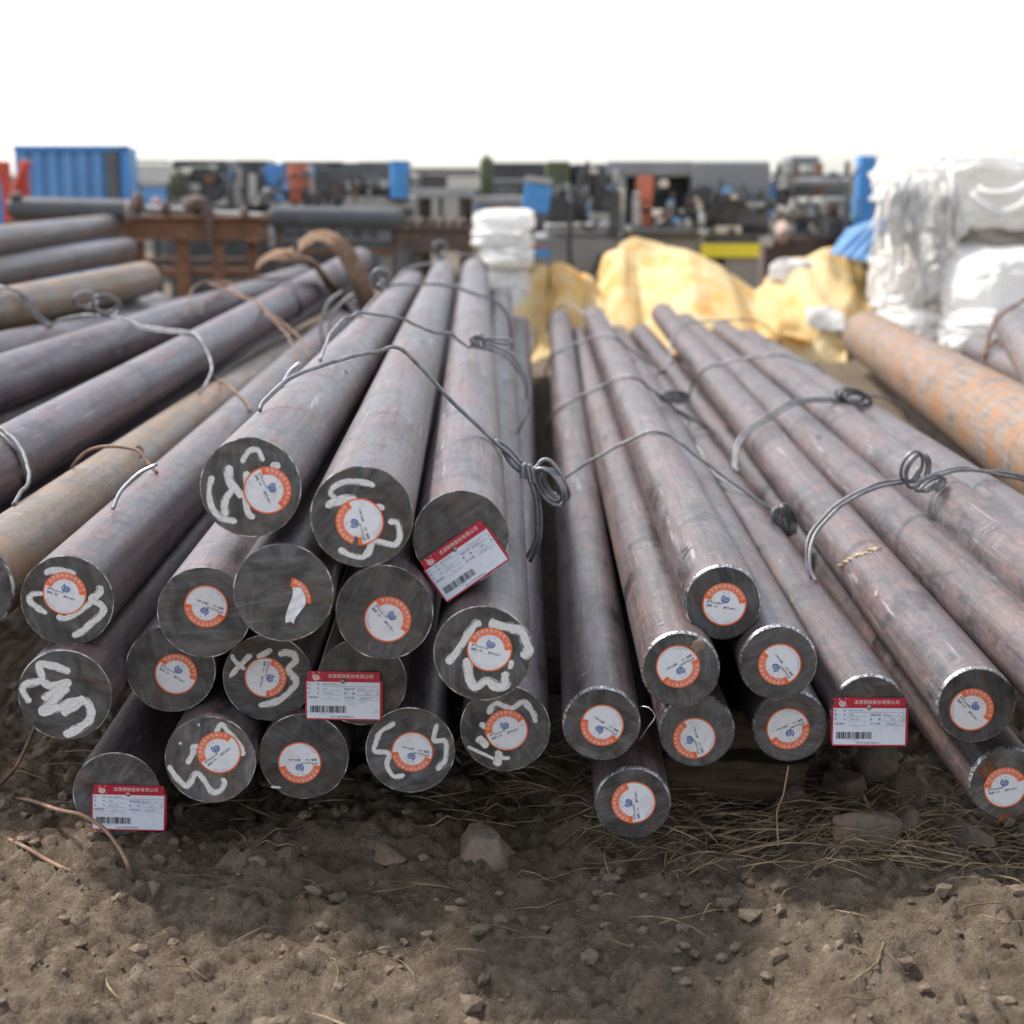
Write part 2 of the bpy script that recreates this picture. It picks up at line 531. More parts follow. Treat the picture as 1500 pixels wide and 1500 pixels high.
def make_bar(near, far, R, mat, rim, label, group, n=72):
    u = (far - near); L = u.length; u.normalize()
    mtx = bar_matrix(near, u)
    root = empty('steel_bar')
    root.matrix_world = mtx
    tag(root, label, 'steel bar', group)
    rnd = random.Random(len(BARS) * 13 + 5)
    BARS.append((near.copy(), u.copy(), L, R)); BAR_ROOTS.append(root)
    if rim == 'ground': c, ci = .0048, .0034
    elif rim == 'burr': c, ci = .0011, .0012
    else: c, ci = .003, .004
    off = Vector((rnd.random() * 50, rnd.random() * 50, 0))
    ys = [c, c + .004, .02, .05] + [L * k / 16 for k in range(1, 16)] + [L - .02, L - .004]
    vv = []; ff = []
    rads = []
    for i in range(n):
        an = 2 * math.pi * i / n
        q = Vector((math.cos(an), math.sin(an), 0))
        rads.append(R * (1 + .0035 * mnoise.noise(q * 1.3 + off)))
    for y in ys:
        for i in range(n):
            an = 2 * math.pi * i / n
            r = rads[i] + .0004 * mnoise.noise(Vector((math.cos(an) * 3, y * 4, math.sin(an) * 3)) + off)
            vv.append((math.cos(an) * r, y, math.sin(an) * r))
    m = len(ys)
    for k in range(m - 1):
        for i in range(n):
            j = (i + 1) % n
            ff.append([k * n + i, (k + 1) * n + i, (k + 1) * n + j, k * n + j])
    # far chamfer and far cap
    b = len(vv)
    for i in range(n):
        an = 2 * math.pi * i / n
        vv.append((math.cos(an) * (rads[i] - .003), L, math.sin(an) * (rads[i] - .003)))
    for i in range(n):
        j = (i + 1) % n
        ff.append([(m - 1) * n + i, b + i, b + j, (m - 1) * n + j])
    ff.append([b + i for i in range(n - 1, -1, -1)])
    o = meshobj('shaft', vv, ff, mat, root, True)
    o.data.polygons[len(ff) - 1].use_smooth = False
    # edge left by the cut: irregular ring
    rv = []; rf = []
    inn = []
    for i in range(n):
        an = 2 * math.pi * i / n
        q = Vector((math.cos(an), math.sin(an), 0))
        jit = mnoise.noise(q * 6 + off * 2)
        j2 = mnoise.noise(q * 17 + off * 3)
        if rim == 'burr':
            rb = rads[i] + .0006 * max(0, jit) + .0003 * j2
            ri = R - ci - .0007 * max(0, j2)
            yb = -.0005 * max(0, jit + .2)
        elif rim == 'ground':
            rb = rads[i] + .0001
            ri = R - ci - .0008 * jit
            yb = 0
        else:
            rb = rads[i]; ri = R - ci; yb = 0
        inn.append(ri)
        rv.append((math.cos(an) * rads[i], c, math.sin(an) * rads[i]))
        rv.append((math.cos(an) * (rb if rim == 'burr' else (rb * .45 + ri * .55)), c * .35 + yb, math.sin(an) * (rb if rim == 'burr' else (rb * .45 + ri * .55))))
        rv.append((math.cos(an) * ri, 0.0, math.sin(an) * ri))
    for i in range(n):
        j = (i + 1) % n
        for k in range(2):
            rf.append([3 * i + k, 3 * j + k, 3 * j + k + 1, 3 * i + k + 1])
    meshobj('cut_rim', rv, rf, M['rim'] if rim == 'ground' else M['burr'], root)
    fv = [(math.cos(2 * math.pi * i / n) * inn[i], 0, math.sin(2 * math.pi * i / n) * inn[i]) for i in range(n)]
    meshobj('end_face', fv, [list(range(n))], M['face'], root)
    return root

# all front faces: centre (px, py), distance from the camera along the view axis
RL, RR = .065, .055
LEFT = {   # key: (px, py, radius px)
 'A': (367, 714, 74), 'B': (530, 757, 75.5), 'C': (675, 788, 70.5),
 '1': (98.5, 880, 68), '2': (95, 1018, 68.5), '3': (171, 1163, 64), '4': (250, 980, 65.5), '5': (299, 897, 68.5),
 '6': (308, 1113, 66.5), '7': (415, 868, 73.5), '8': (392, 993, 65.5), '9': (445, 1108, 65.5), '10': (563, 897, 71.5),
 '11': (530, 999, 66), '12': (601, 1099, 65.5), '13': (707, 957, 72), '14': (740, 1067, 66)}
FARPX = {'A': (604, 416), 'B': (650, 401), 'C': (696, 397), '13': (731, 438), '14': (757, 478)}
def solve_far(near, px, py, L=6.0):
    lo, hi = 1.0, 40.0
    for _ in range(60):
        mid = (lo + hi) / 2
        if (W(px, py, mid) - near).length < L or W(px, py, mid).y < near.y: lo = mid
        else: hi = mid
    return W(px, py, lo)
nearL = {k: W(x, y, FPX * RL / r) for k, (x, y, r) in LEFT.items()}
farL = {}
for k, nr in nearL.items():
    if k in FARPX: farL[k] = solve_far(nr, *FARPX[k])
    else: farL[k] = nr + Vector((-.125, 5.99, -.02 if k in ('10', '12', '11', '9') else -.05))
# settle the hidden far ends so that bars touch but do not run into each other
for it in range(400):
    ks = list(farL)
    for i, a in enumerate(ks):
        for b in ks[i + 1:]:
            dx = farL[b].x - farL[a].x; dz = farL[b].z - farL[a].z
            d = math.hypot(dx, dz)
            if d < .1305:
                fa, fb = a in FARPX, b in FARPX
                if fa and fb: continue
                w = (.1305 - d) / max(d, 1e-6) * .5
                ka = 0 if fa else (2 if fb else 1); kb = 0 if fb else (2 if fa else 1)
                farL[a].x -= dx * w * ka * .5; farL[a].z -= dz * w * ka * .5
                farL[b].x += dx * w * kb * .5; farL[b].z += dz * w * kb * .5
    for k in ks:
        if k not in FARPX: farL[k].z = max(farL[k].z, .05)
GL = 'thick bars in the left bundle with their ends to the camera'
LAB = {
 'A': 'thick grey steel bar topmost in left bundle, white paint loops left of its round sticker',
 'B': 'thick steel bar between the two topmost ones, white paint around a torn round sticker',
 'C': 'thick steel bar under the tilted red tag, at top right of left bundle',
 '1': 'leftmost upper thick bar, its round sticker over white paint dashes',
 '2': 'leftmost lower thick bar, zigzag white paint and no sticker',
 '3': 'lowest left thick bar lying on the dirt behind a red and white tag',
 '4': 'thick bar with clean upright sticker set back between the leftmost bars',
 '5': 'thick bar with upside-down sticker left of the torn-sticker bar',
 '6': 'bottom thick bar with white wavy paint under its sticker',
 '7': 'thick bar whose round sticker is torn to an orange sliver',
 '8': 'thick bar with sideways sticker inside a big white painted curl',
 '9': 'bottom thick bar with clean upside-down sticker and no paint',
 '10': 'thick bar with clean round sticker just left of the tilted red tag',
 '11': 'recessed thick bar behind the level red tag in the middle of left bundle',
 '12': 'bottom thick bar with two thin white painted curves beside its sticker',
 '13': 'thick bar with heavy white paint round its sticker, right side of left bundle',
 '14': 'lowest right thick bar of left bundle, painted white zigzag above its sticker'}
ROOT = {}
for k in LEFT:
    ROOT[k] = make_bar(nearL[k], farL[k], RL, M['bar'], 'burr', LAB[k], GL)

RIGHT = {
 'R1': (1059, 883, 57, 870, 464), 'R2': (997, 981, 58, 847, 494), 'R3': (1140, 971, 57.5, 905, 492), 'R4': (1158, 1064, 55.5, 895, 520),
 'R5': (1021, 1071, 56, 850, 525), 'R6': (881, 1061, 57.5, 820, 468), 'R7': (927, 1177, 56.5, 828, 515), 'R8': (1273, 1042, 56, 930, 512),
 'R9': (1430, 1033, 58.5, 970, 460), 'R10': (1475, 1148, 56.5, 938, 490)}
LABR = {
 'R1': 'slim steel bar topmost at the front of right bundle, bright ground edge and upright sticker',
 'R2': 'slim bar with a dab of mud on the rim above its sticker',
 'R3': 'slim bar right of and below the topmost slim bar, sticker turned to lower left',
 'R4': 'slim bar with upside-down sticker directly above the old timber',
 'R5': 'slim bar low in right bundle above the timber end, sticker turned sideways',
 'R6': 'leftmost slim bar beside the gap between both bundles, sticker upside down',
 'R7': 'lowest slim bar resting near the straw, left of the timber',
 'R8': 'slim bar behind the level red tag on the right side',
 'R9': 'slim bar with flaky tan ring on its shaft, upper one of the two rightmost ends',
 'R10': 'slim bar with rusty smear over its end, rightmost and lowest of right bundle'}
GR = 'slim bars in the right bundle with their ends to the camera'
for k, (x, y, r, fx, fy) in RIGHT.items():
    nr = W(x, y, FPX * RR / r)
    ROOT[k] = make_bar(nr, solve_far(nr, fx, fy), RR, M['bar_r'], 'ground', LABR[k], GR)

def far_bar(p, q, ext, R, mat, label, group, back=0.0):
    """p, q: two points on the axis, ext: metres added in front of p"""
    u = (q - p).normalized()
    return make_bar(p - u * ext, q + u * back, R, mat, 'old', label, group)
GE = 'slim bars of the right bundle that run out of the picture on the right'
far_bar(W(1312, 764, 3.25), W(1003, 475, 8.0), 1.7, RR, M['bar_r'], 'slim bar half hidden between the tan-ringed bar and the pale-patched bar', GE)
far_bar(W(1410, 760, 3.0), W(1058, 486, 8.0), 1.7, RR, M['bar_r'], 'slim bar under the looped double wire knot, pale patch on its shaft', GE)
far_bar(W(1432, 733, 3.2), W(1098, 498, 8.0), 2.0, RR, M['bar_r'], 'outermost slim bar on right of right bundle, facing the orange rusted bar', GE)
far_bar(W(1410, 585, 5.0), W(1268, 491, 8.3), 2.2, .12, M['bar_rust'], 'very thick bar blotched with orange rust lying alone on the right', 'rusted bars on the right', 0)
far_bar(W(1500, 500, 5.4), W(1480, 470, 6.3), 1.6, .066, M['bar_far'], 'upper of two grey bars at right edge with a rusty tie', 'grey bars at the right edge', 0)
far_bar(W(1500, 549, 5.5), W(1432, 513, 6.4), 1.6, .065, M['bar_far'], 'lower of two grey bars at right edge, in front of white sack', 'grey bars at the right edge', 0)
GM = 'bars of the left rear bundle that run out of the picture on the left'
far_bar(W(-46, 862, 2.33), W(487, 470, 7.9), 0, RL, M['bar_grey'], 'grey brown bar with rust spots directly left of the left bundle', GM)
far_bar(W(0, 680, 3.1), W(528, 381, 8.5), .5, RL, M['bar_left'], 'purple grey bar with the brown rag over its far end', GM)
far_bar(W(0, 560, 3.9), W(442, 407, 8.3), 1.4, RL, M['bar_left'], 'purple grey bar behind the ragged one, under the bright wire loops', GM)
far_bar(W(0, 522, 4.4), W(345, 441, 8.2), 1.8, RL, M['bar_left'], 'pinkish bar showing only its top behind the bar under the wire loops', GM)
far_bar(W(0, 800, 3.05), W(470, 438, 8.0), .5, RL, M['bar_left'], 'dark shaded bar lying beneath the ragged purple bar', GM)
far_bar(W(0, 618, 4.1), W(432, 428, 8.4), 1.2, RL, M['bar_left'], 'shaded bar seen in the slit between the two purple grey bars', GM)
far_bar(W(0, 690, 3.9), W(380, 470, 8.0), 1.0, RL, M['bar_left'], 'dark bar deep in shade under the bar with wire loops', GM)
GP = 'bars stacked at the far left'
far_bar(W(0, 352, 7.05), W(160, 331, 9.4), 2.0, RL, M['bar_far'], 'uppermost bar of the far left stack, below the dark pipe', GP)
far_bar(W(0, 397, 6.9), W(186, 366, 9.0), 2.0, RL, M['bar_far'], 'middle bar of the far left stack with blunt rounded end', GP)
far_bar(W(0, 455, 4.75), W(212, 408, 6.25), 1.6, RL, M['bar_grey'], 'brownish nearest bar of the far left stack, tied with a slack wire', GP)
far_bar(W(0, 505, 4.9), W(232, 452, 6.6), 1.6, RL, M['bar_far'], 'shaded bar of the far left stack beneath the brownish one', GP)
far_bar(W(60, 440, 7.2), W(205, 412, 9.0), 2.0, RL, M['bar_far'], 'shaded lowest bar of the far left stack behind the brownish one', GP)

# ------------------------------------------------------------------ stickers
def text_mesh(body, size, align='CENTER', spacing=1.0):
    c = bpy.data.curves.new('t', 'FONT')
    c.body = body; c.size = size; c.align_x = align; c.align_y = 'CENTER'
    c.resolution_u = 2; c.space_character = spacing
    o = bpy.data.objects.new('t', c)
    COL.objects.link(o)
    bpy.context.view_layer.update()
    me = bpy.data.meshes.new_from_object(o.evaluated_get(bpy.context.evaluated_depsgraph_get()))
    vv = [v.co.copy() for v in me.vertices]; ff = [list(p.vertices) for p in me.polygons]
    bpy.data.objects.remove(o); bpy.data.curves.remove(c); bpy.data.meshes.remove(me)
    return vv, ff
def put_text(mb, body, size, x, y, z=0, rot=0, align='CENTER', spacing=1.0):
    vv, ff = text_mesh(body, size, align, spacing)
    r = Matrix.Rotation(rot, 3, 'Z')
    mb.add([r @ v + Vector((x, y, z)) for v in vv], ff)
def arc_text(mb, body, size, rad, a0, a1, z=0, inward=False):
    n = len(body)
    for i, ch in enumerate(body):
        if ch == ' ': continue
        a = math.radians(a0 + (a1 - a0) * (i + .5) / n)      # clockwise from up
        if inward: put_text(mb, ch, size, math.sin(a) * rad, math.cos(a) * rad, z, -a + math.pi)
        else: put_text(mb, ch, size, math.sin(a) * rad, math.cos(a) * rad, z, -a)
def annulus(mb, r0, r1, a0, a1, z, n=48):
    vv = []; ff = []
    for i in range(n + 1):
        a = math.radians(a0 + (a1 - a0) * i / n)
        vv += [(math.sin(a) * r0, math.cos(a) * r0, z), (math.sin(a) * r1, math.cos(a) * r1, z)]
    for i in range(n):
        ff.append([2 * i, 2 * i + 2, 2 * i + 3, 2 * i + 1])
    mb.add(vv, [f[::-1] for f in ff])
def logo_shape(mb, cx, cy, s, z):
    """open ring with the two square letters inside"""
    t = MB()
    annulus(t, .76 * s, 1.0 * s, 75, 345, z, 40)
    def bar(x0, y0, x1, y1): t.add([(x0 * s, y0 * s, z + 1e-5), (x1 * s, y0 * s, z + 1e-5), (x1 * s, y1 * s, z + 1e-5), (x0 * s, y1 * s, z + 1e-5)], [[0, 1, 2, 3]])
    bar(-.50, -.58, -.24, .52); bar(-.24, -.58, .50, -.34)              # L
    bar(-.10, -.2, .10, .54); bar(.10, .34, .80, .54); bar(.10, -.2, .68, -.02); bar(.48, -.02, .68, .2); bar(.28, .08, .48, .2)   # G
    mb.add([v + Vector((cx, cy, 0)) for v in t.v], t.f)
SR = .0308
Z1, Z2 = .0003, .0006
mb = MB(); annulus(mb, 0.0, SR, 0, 360, 0, 56)
# close to a fan: use a disc instead
mb = MB(); mb.add([(math.sin(2 * math.pi * i / 64) * SR, math.cos(2 * math.pi * i / 64) * SR, 0) for i in range(64)], [list(range(63, -1, -1))])
o = mb.build('sticker', M['paper']); ME_PAPER = o.data; bpy.data.objects.remove(o)
mb = MB(); annulus(mb, SR * .935, SR, 80, 282, Z1, 60); annulus(mb, SR * .66, SR, -78, 80, Z1, 60)
o = mb.build('orange_band', M['orange']); ME_ORANGE = o.data; bpy.data.objects.remove(o)
mb = MB(); arc_text(mb, '凌源钢铁股份有限公司', SR * .175, SR * .85, -68, 70, Z2); arc_text(mb, 'LINGYUAN IRON & STEEL CO.,LTD', SR * .085, SR * .715, -66, 68, Z2)
o = mb.build('band_lettering', M['white_ink']); ME_BANDT = o.data; bpy.data.objects.remove(o)
mb = MB(); logo_shape(mb, 0.01 * SR, .25 * SR, .195 * SR, Z1)
o = mb.build('logo', M['blue_ink']); ME_LOGO = o.data; bpy.data.objects.remove(o)
mb = MB()
for dx_ in (0, .006 * SR):
    put_text(mb, '炉号', SR * .135, -SR * .68 + dx_, SR * .05, Z1 + dx_ * .05); put_text(mb, 'D321196', SR * .125, -SR * .30 + dx_, SR * .02, Z1 + dx_ * .05)
    put_text(mb, '规格', SR * .135, -SR * .68 + dx_, -SR * .13, Z1 + dx_ * .05); put_text(mb, '130', SR * .13, -SR * .40 + dx_, -SR * .14, Z1 + dx_ * .05)
    put_text(mb, '牌号', SR * .135, SR * .10 + dx_, -SR * .16, Z1 + dx_ * .05); put_text(mb, '40Cr', SR * .135, SR * .40 + dx_, -SR * .17, Z1 + dx_ * .05)
o = mb.build('data_print', M['dark_ink']); ME_DATA = o.data; bpy.data.objects.remove(o)
mb = MB()
for dx_ in (0, .006 * SR):
    put_text(mb, '炉号', SR * .135, -SR * .68 + dx_, SR * .05, Z1 + dx_ * .05); put_text(mb, 'D320847', SR * .125, -SR * .30 + dx_, SR * .02, Z1 + dx_ * .05)
    put_text(mb, '规格', SR * .135, -SR * .68 + dx_, -SR * .13, Z1 + dx_ * .05); put_text(mb, '110', SR * .13, -SR * .40 + dx_, -SR * .14, Z1 + dx_ * .05)
    put_text(mb, '牌号', SR * .135, SR * .10 + dx_, -SR * .16, Z1 + dx_ * .05); put_text(mb, '40Cr', SR * .135, SR * .40 + dx_, -SR * .17, Z1 + dx_ * .05)
o = mb.build('data_print', M['dark_ink']); ME_DATA_R = o.data; bpy.data.objects.remove(o)
mb = MB(); put_text(mb, '凌', SR * .09, -SR * .12, SR * .52, Z1); put_text(mb, '钢', SR * .09, SR * .12, SR * .52, Z1)
arc_text(mb, '服务热线电话', SR * .085, SR * .86, 240, 196, Z1, True); arc_text(mb, '04216838888', SR * .055, SR * .86, 190, 150, Z1, True)
o = mb.build('small_print', M['pale_ink']); ME_SMALL = o.data; bpy.data.objects.remove(o)

def on_face(key, px, py, lift):
    root = ROOT[key]
    m = root.matrix_world
    n = -(m.to_3x3() @ Vector((0, 1, 0)))
    p = plane_hit(px, py, m.translation, n)
    q = m.inverted() @ p
    q.y = -lift
    return q
def face_local(q, ang):
    """matrix in the bar's frame: sticker x,y on the face, z out of it; ang clockwise in the picture"""
    a = -math.radians(ang)
    x = Vector((math.cos(a), 0, math.sin(a))); y = Vector((-math.sin(a), 0, math.cos(a)))
    m = Matrix((x, y, Vector((0, -1, 0)))).transposed().to_4x4()
    m.translation = q
    return m
for me, mt in ((ME_PAPER, 0),):
    pass
def sticker(key, px, py, ang):
    q = on_face(key, px, py, .0011)
    s = link_mesh('sticker', ME_PAPER, ROOT[key])
    s.matrix_local = face_local(q, ang) @ Matrix.Scale(.975 + .05 * ((sum(map(ord, key)) * 37) % 10) / 10, 4)
    for nm, me in (('orange_band', ME_ORANGE), ('band_lettering', ME_BANDT), ('logo', ME_LOGO), ('data_print', ME_DATA_R if key[0] == 'R' else ME_DATA), ('small_print', ME_SMALL)):
        link_mesh(nm, me, s)
    return s
STICK = [('A', 392, 718, 62), ('B', 527, 764, -108), ('1', 95, 869, 15), ('4', 258, 987, 29), ('5', 302, 888, 198), ('6', 321, 1102, -41),
 ('8', 389, 992, 99), ('9', 439, 1117, 178), ('10', 568, 907, 47), ('12', 604, 1101, 190), ('13', 717, 951, 12), ('14', 742, 1069, -24),
 ('R1', 1061, 885, 6), ('R2', 993, 976, 146), ('R3', 1142, 973, -131), ('R4', 1154, 1067, 154), ('R5', 1017, 1081, -112), ('R6', 882, 1062, -150),
 ('R7', 928, 1175, -100), ('R9', 1423, 1039, 44), ('R10', 1472, 1153, -14)]
for a in STICK: sticker(*a)

# the torn sticker on bar 7: a sliver of orange ring and a curled flap of paper
q = on_face('7', 421, 879, .0010)
mb = MB(); annulus(mb, SR * .62, SR, 5, 92, 0, 24)
sl = mb.build('sticker', M['orange'], ROOT['7']); sl.matrix_local = face_local(q, 8)
tag(sl, 'torn orange sliver of a round sticker')
mb = MB(); arc_text(mb, '铁股份有限公', SR * .175, SR * .85, 12, 88, Z1)
mb.build('band_lettering', M['white_ink'], sl)
mb = MB(); vv = []; ff = []
for i in range(13):
    t = i / 12
    for j in range(5):
        s_ = j / 4 - .5
        wd_ = .017 * (1 - .45 * abs(2 * t - .9))
        vv.append((SR * .35 + (.004 * math.sin(t * 5)) + s_ * wd_ * 1.2, SR * .62 - t * .047, .0006 + .007 * abs(s_) * t + .004 * math.sin(t * 9 + s_ * 3) ** 2))
for i in range(12):
    for j in range(4):
        ff.append([i * 5 + j, i * 5 + j + 1, (i + 1) * 5 + j + 1, (i + 1) * 5 + j])
mb.add(vv, ff, True)
mb.build('paper_flap', M['paper'], sl)
# tear at the foot of B's sticker
q = on_face('B', 522, 792, .0021)
mb = MB(); mb.add([(-.004, -.008, 0), (.004, -.009, .0), (.0015, .004, .0), (-.001, .007, .0), (-.0035, .003, 0)], [[0, 1, 2, 3, 4]])
t_ = mb.build('torn_notch', M['face'], ROOT['B']); t_.matrix_local = face_local(q, 8)

# ------------------------------------------------------------------ white paint strokes
def ribbon(mb, pts, w, lift, rnd, uvs):
    path = catmull([Vector(p) for p in pts], .0011)
    m = len(path)
    vv = []; ff = []; u = rnd.random() * 5
    for i, p in enumerate(path):
        t = path[min(i + 1, m - 1)] - path[max(i - 1, 0)]
        t = t.normalized() if t.length > 1e-9 else Vector((1, 0, 0))
        n = Vector((-t.z, 0, t.x))
        k = min(1.0, .72 + .28 * min(i, m - 1 - i) / 3.0)
        hw = w * .60 * k * (1 + .22 * mnoise.noise(p * 60 + Vector((0, lift * 9e4, 0))))
        if i: u += (p - path[i - 1]).length
        y = -lift - i * 1.2e-6
        end = max(0.0, 1 - min(i, m - 1 - i) / 2.0) * .45          # ragged stroke ends
        for q in (1, .5, 0, -.5, -1):
            j = 1 + .05 * rnd.uniform(-1, 1)
            vv.append((p.x + n.x * hw * q * j, y, p.z + n.z * hw * q * j)); uvs.append((u, math.copysign(min(1.2, abs(q) + end), q if q else 1)))
    for i in range(m - 1):
        for k in range(4):
            ff.append([5 * i + k, 5 * i + k + 1, 5 * i + 6 + k, 5 * i + 5 + k])
    mb.add(vv, ff, False)
def c4(L): return [(x / 3, 750 + y / 3) for x, y in L]
def c5(L): return [(500 + x / 3, 750 + y / 3) for x, y in L]
def zb(L): return [(400 + x / 4.1667, 500 + y / 4.1667) for x, y in L]
PAINT = {
 '1': [(c4([(195, 270), (230, 256), (295, 263), (330, 282)]), 11), (c4([(190, 358), (142, 362), (132, 390), (165, 420), (207, 446)]), 9),
       (c4([(435, 322), (440, 352), (402, 385), (445, 410), (450, 445), (400, 490), (360, 525), (318, 546)]), 10.5), (c4([(248, 460), (292, 466), (340, 440), (402, 398)]), 10)],
 '2': [(c4([(310, 702), (260, 685), (195, 668), (170, 678), (185, 738), (112, 755), (104, 790), (132, 838)]), 11.5), (c4([(190, 740), (218, 760), (300, 748), (240, 790), (185, 822)]), 11),
       (c4([(300, 765), (240, 820), (188, 876), (260, 858), (372, 815)]), 13), (c4([(270, 885), (330, 850), (375, 832), (402, 880), (378, 930), (280, 980)]), 13)],
 '6': [(c4([(948, 975), (975, 935), (1010, 975), (1050, 1020), (1070, 1072)]), 8.5), (c4([(878, 1034), (848, 1032), (848, 1062), (822, 1108)]), 8.5),
       (c4([(742, 1112), (765, 1152), (820, 1202), (860, 1152), (890, 1166), (930, 1226), (965, 1224), (990, 1190), (975, 1168)]), 9),
       (c4([(788, 1012), (798, 1020)]), 8), (c4([(872, 928), (874, 940)]), 5)],
 '8': [(c4([(1008, 726), (1040, 690), (1105, 625)]), 8.5), (c4([(1020, 625), (1030, 650), (1078, 692)]), 7), (c4([(1130, 640), (1196, 604)]), 9),
       (c4([(1222, 622), (1280, 620), (1300, 652), (1268, 690), (1302, 740), (1270, 792), (1220, 830), (1136, 850)]), 10.5)],
 '12': [(c5([(236, 925), (180, 960), (152, 1010), (145, 1050), (208, 1060), (200, 1110), (230, 1160), (280, 1155)]), 8), (c5([(420, 928), (408, 1000), (456, 1008), (457, 1080), (420, 1136)]), 8)],
 '13': [(c5([(612, 480), (580, 502), (540, 562), (500, 622), (463, 666)]), 11.5), (c5([(648, 488), (720, 505), (790, 525), (812, 570), (822, 610), (795, 640)]), 15),
        (c5([(552, 640), (560, 700), (582, 770), (640, 742), (680, 765), (720, 758), (722, 700)]), 14), (c5([(752, 650), (738, 690)]), 8)],
 '14': [(c5([(642, 886), (680, 840), (745, 862), (800, 835), (840, 880), (856, 926)]), 9), (c5([(608, 928), (642, 950)]), 10), (c5([(598, 988), (645, 1032)]), 11),
        (c5([(555, 1030), (640, 1070), (682, 1088)]), 5), (c5([(690, 1045), (688, 1116)]), 11.5), (c5([(700, 1080), (742, 1080)]), 6)],
 'A': [([(312, 697), (307, 715), (308, 737), (322, 757), (347, 764)], 9.5), ([(335, 681), (337, 705), (356, 728)], 13), ([(341, 716), (330, 734), (331, 756)], 11),
       ([(354, 678), (364, 661), (378, 660), (386, 676)], 9), ([(362, 690), (362, 745), (372, 760)], 10), ([(396, 681), (411, 683)], 12)],
 'B': [(zb([(622, 882), (560, 862), (450, 855), (372, 885), (350, 930), (378, 962), (322, 1010)]), 9), (zb([(320, 1002), (430, 966), (512, 960)]), 12), (zb([(630, 996), (680, 1022)]), 10),
       (zb([(702, 1100), (758, 1108), (772, 1190), (740, 1240), (662, 1226), (612, 1222), (580, 1290), (520, 1318), (398, 1270)]), 9.5)],
 '9': [(c4([(1190, 1207), (1235, 1210)]), 4)],
}
for key, strokes in PAINT.items():
    mb = MB(); rnd = random.Random(sum(map(ord, key))); uvs = []
    zc = (ROOT[key].matrix_world.translation - CAM).dot(FWD)
    for i, (pl, w) in enumerate(strokes):
        ribbon(mb, [on_face(key, x, y, 0) for x, y in pl], w / FPX * zc, .00045 + i * .00006, rnd, uvs)
    o = mb.build('paint_mark', M['paint'], ROOT[key])
    ul = o.data.uv_layers.new(name='UVMap')
    for lp in o.data.loops: ul.data[lp.index].uv = uvs[lp.vertex_index]

# dab of mud on R2's rim, rusty smear on R10, flaky ring on R9
def blob(name, key, px, py, r, mat, seed, flat=.35, lift=.0):
    q = on_face(key, px, py, lift)
    bm = bmesh.new(); bmesh.ops.create_icosphere(bm, subdivisions=3, radius=1)
    for v in bm.verts:
        k = 1 + .45 * mnoise.noise(v.co * 2.2 + Vector((seed, 0, 0)))
        v.co = Vector((v.co.x * r * k, v.co.y * r * flat * k, v.co.z * r * k)) + q
    mb = MB(); mb.bm(bm, True); return mb.build(name, mat, ROOT[key])
M['mud'] = plain('dried_mud', (.36, .27, .19), .95, 0, .35, 60, None, .6)
blob('mud_dab', 'R2', 1022, 946, .0095, M['mud'], 3)
def patch_on_shaft(key, pts, w, mat, name, seed):
    m = ROOT[key].matrix_world
    mb = MB(); vv = []; ff = []; rnd = random.Random(seed)
    for (x, y) in pts:
        h = None
        d = raydir(x, y)
        A, u, L, R = [b for b in BARS if (b[0] - m.translation).length < 1e-4][0]
        w_ = CAM - A; dp = d - u * d.dot(u); wp = w_ - u * w_.dot(u)
        a = dp.dot(dp); b = 2 * dp.dot(wp); c = wp.dot(wp) - R * R
        D = max(0, b * b - 4 * a * c)
        p = CAM + d * ((-b - math.sqrt(D)) / (2 * a))
        for k in range(8):
            bm = bmesh.new(); bmesh.ops.create_icosphere(bm, subdivisions=1, radius=1)
            q = m.inverted() @ (p + Vector((rnd.uniform(-1, 1), rnd.uniform(-1, 1), rnd.uniform(-.3, .3))) * w)
            s3 = rnd.uniform(.0015, .0065)
            for v in bm.verts:
                v.co = Vector((v.co.x * s3 * 1.2, v.co.y * s3, v.co.z * s3 * .35)) * rnd.uniform(.7, 1.3) + q
            mb.bm(bm, True)
    return mb.build(name, mat, ROOT[key])
def mat_smear(name, col, lo=.42, hi=.56, sc=60):
    g = G(name)
    n1 = g.noise(g.co(), sc, 7, .68)
    d = g.n('VectorMath', {0: g.n('TexCoord').outputs['Generated'], 1: (.5, .5, .5)}, operation='DISTANCE').outputs['Value']
    f = g.math('SUBTRACT', n1, g.math('MULTIPLY', g.math('SUBTRACT', d, .2), .75))
    g.fin(g.mix(g.ramp(n1, [(0.4, 0.0), (0.65, 1.0)]), tuple(x * .7 for x in col), col), .85)
    tr = g.n('BsdfTransparent')
    mx = g.n('MixShader', {0: g.ramp(f, [(lo, 0.0), (hi, 1.0)])})
    g.t.links.new(tr.outputs[0], mx.inputs[1]); g.t.links.new(g.b.outputs[0], mx.inputs[2]); g.t.links.new(mx.outputs[0], g.out.inputs[0])
    return g.m
M['smear'] = mat_smear('rust_smear', (.22, .085, .04))
M['pale_smear'] = mat_smear('pale_dust_smear', (.36, .32, .29))
M['dark_smear'] = mat_smear('dark_oil_smear', (.085, .08, .082))
def face_smear(key, px, py, rx, rz, mat, ang=0):
    q = on_face(key, px, py, .0004)
    mb = MB(); n = 28
    mb.add([(math.cos(6.2832 * i / n) * rx, math.sin(6.2832 * i / n) * rz, 0) for i in range(n)], [list(range(n))])
    o = mb.build('smear', M[mat], ROOT[key]); o.matrix_local = face_local(q, ang)
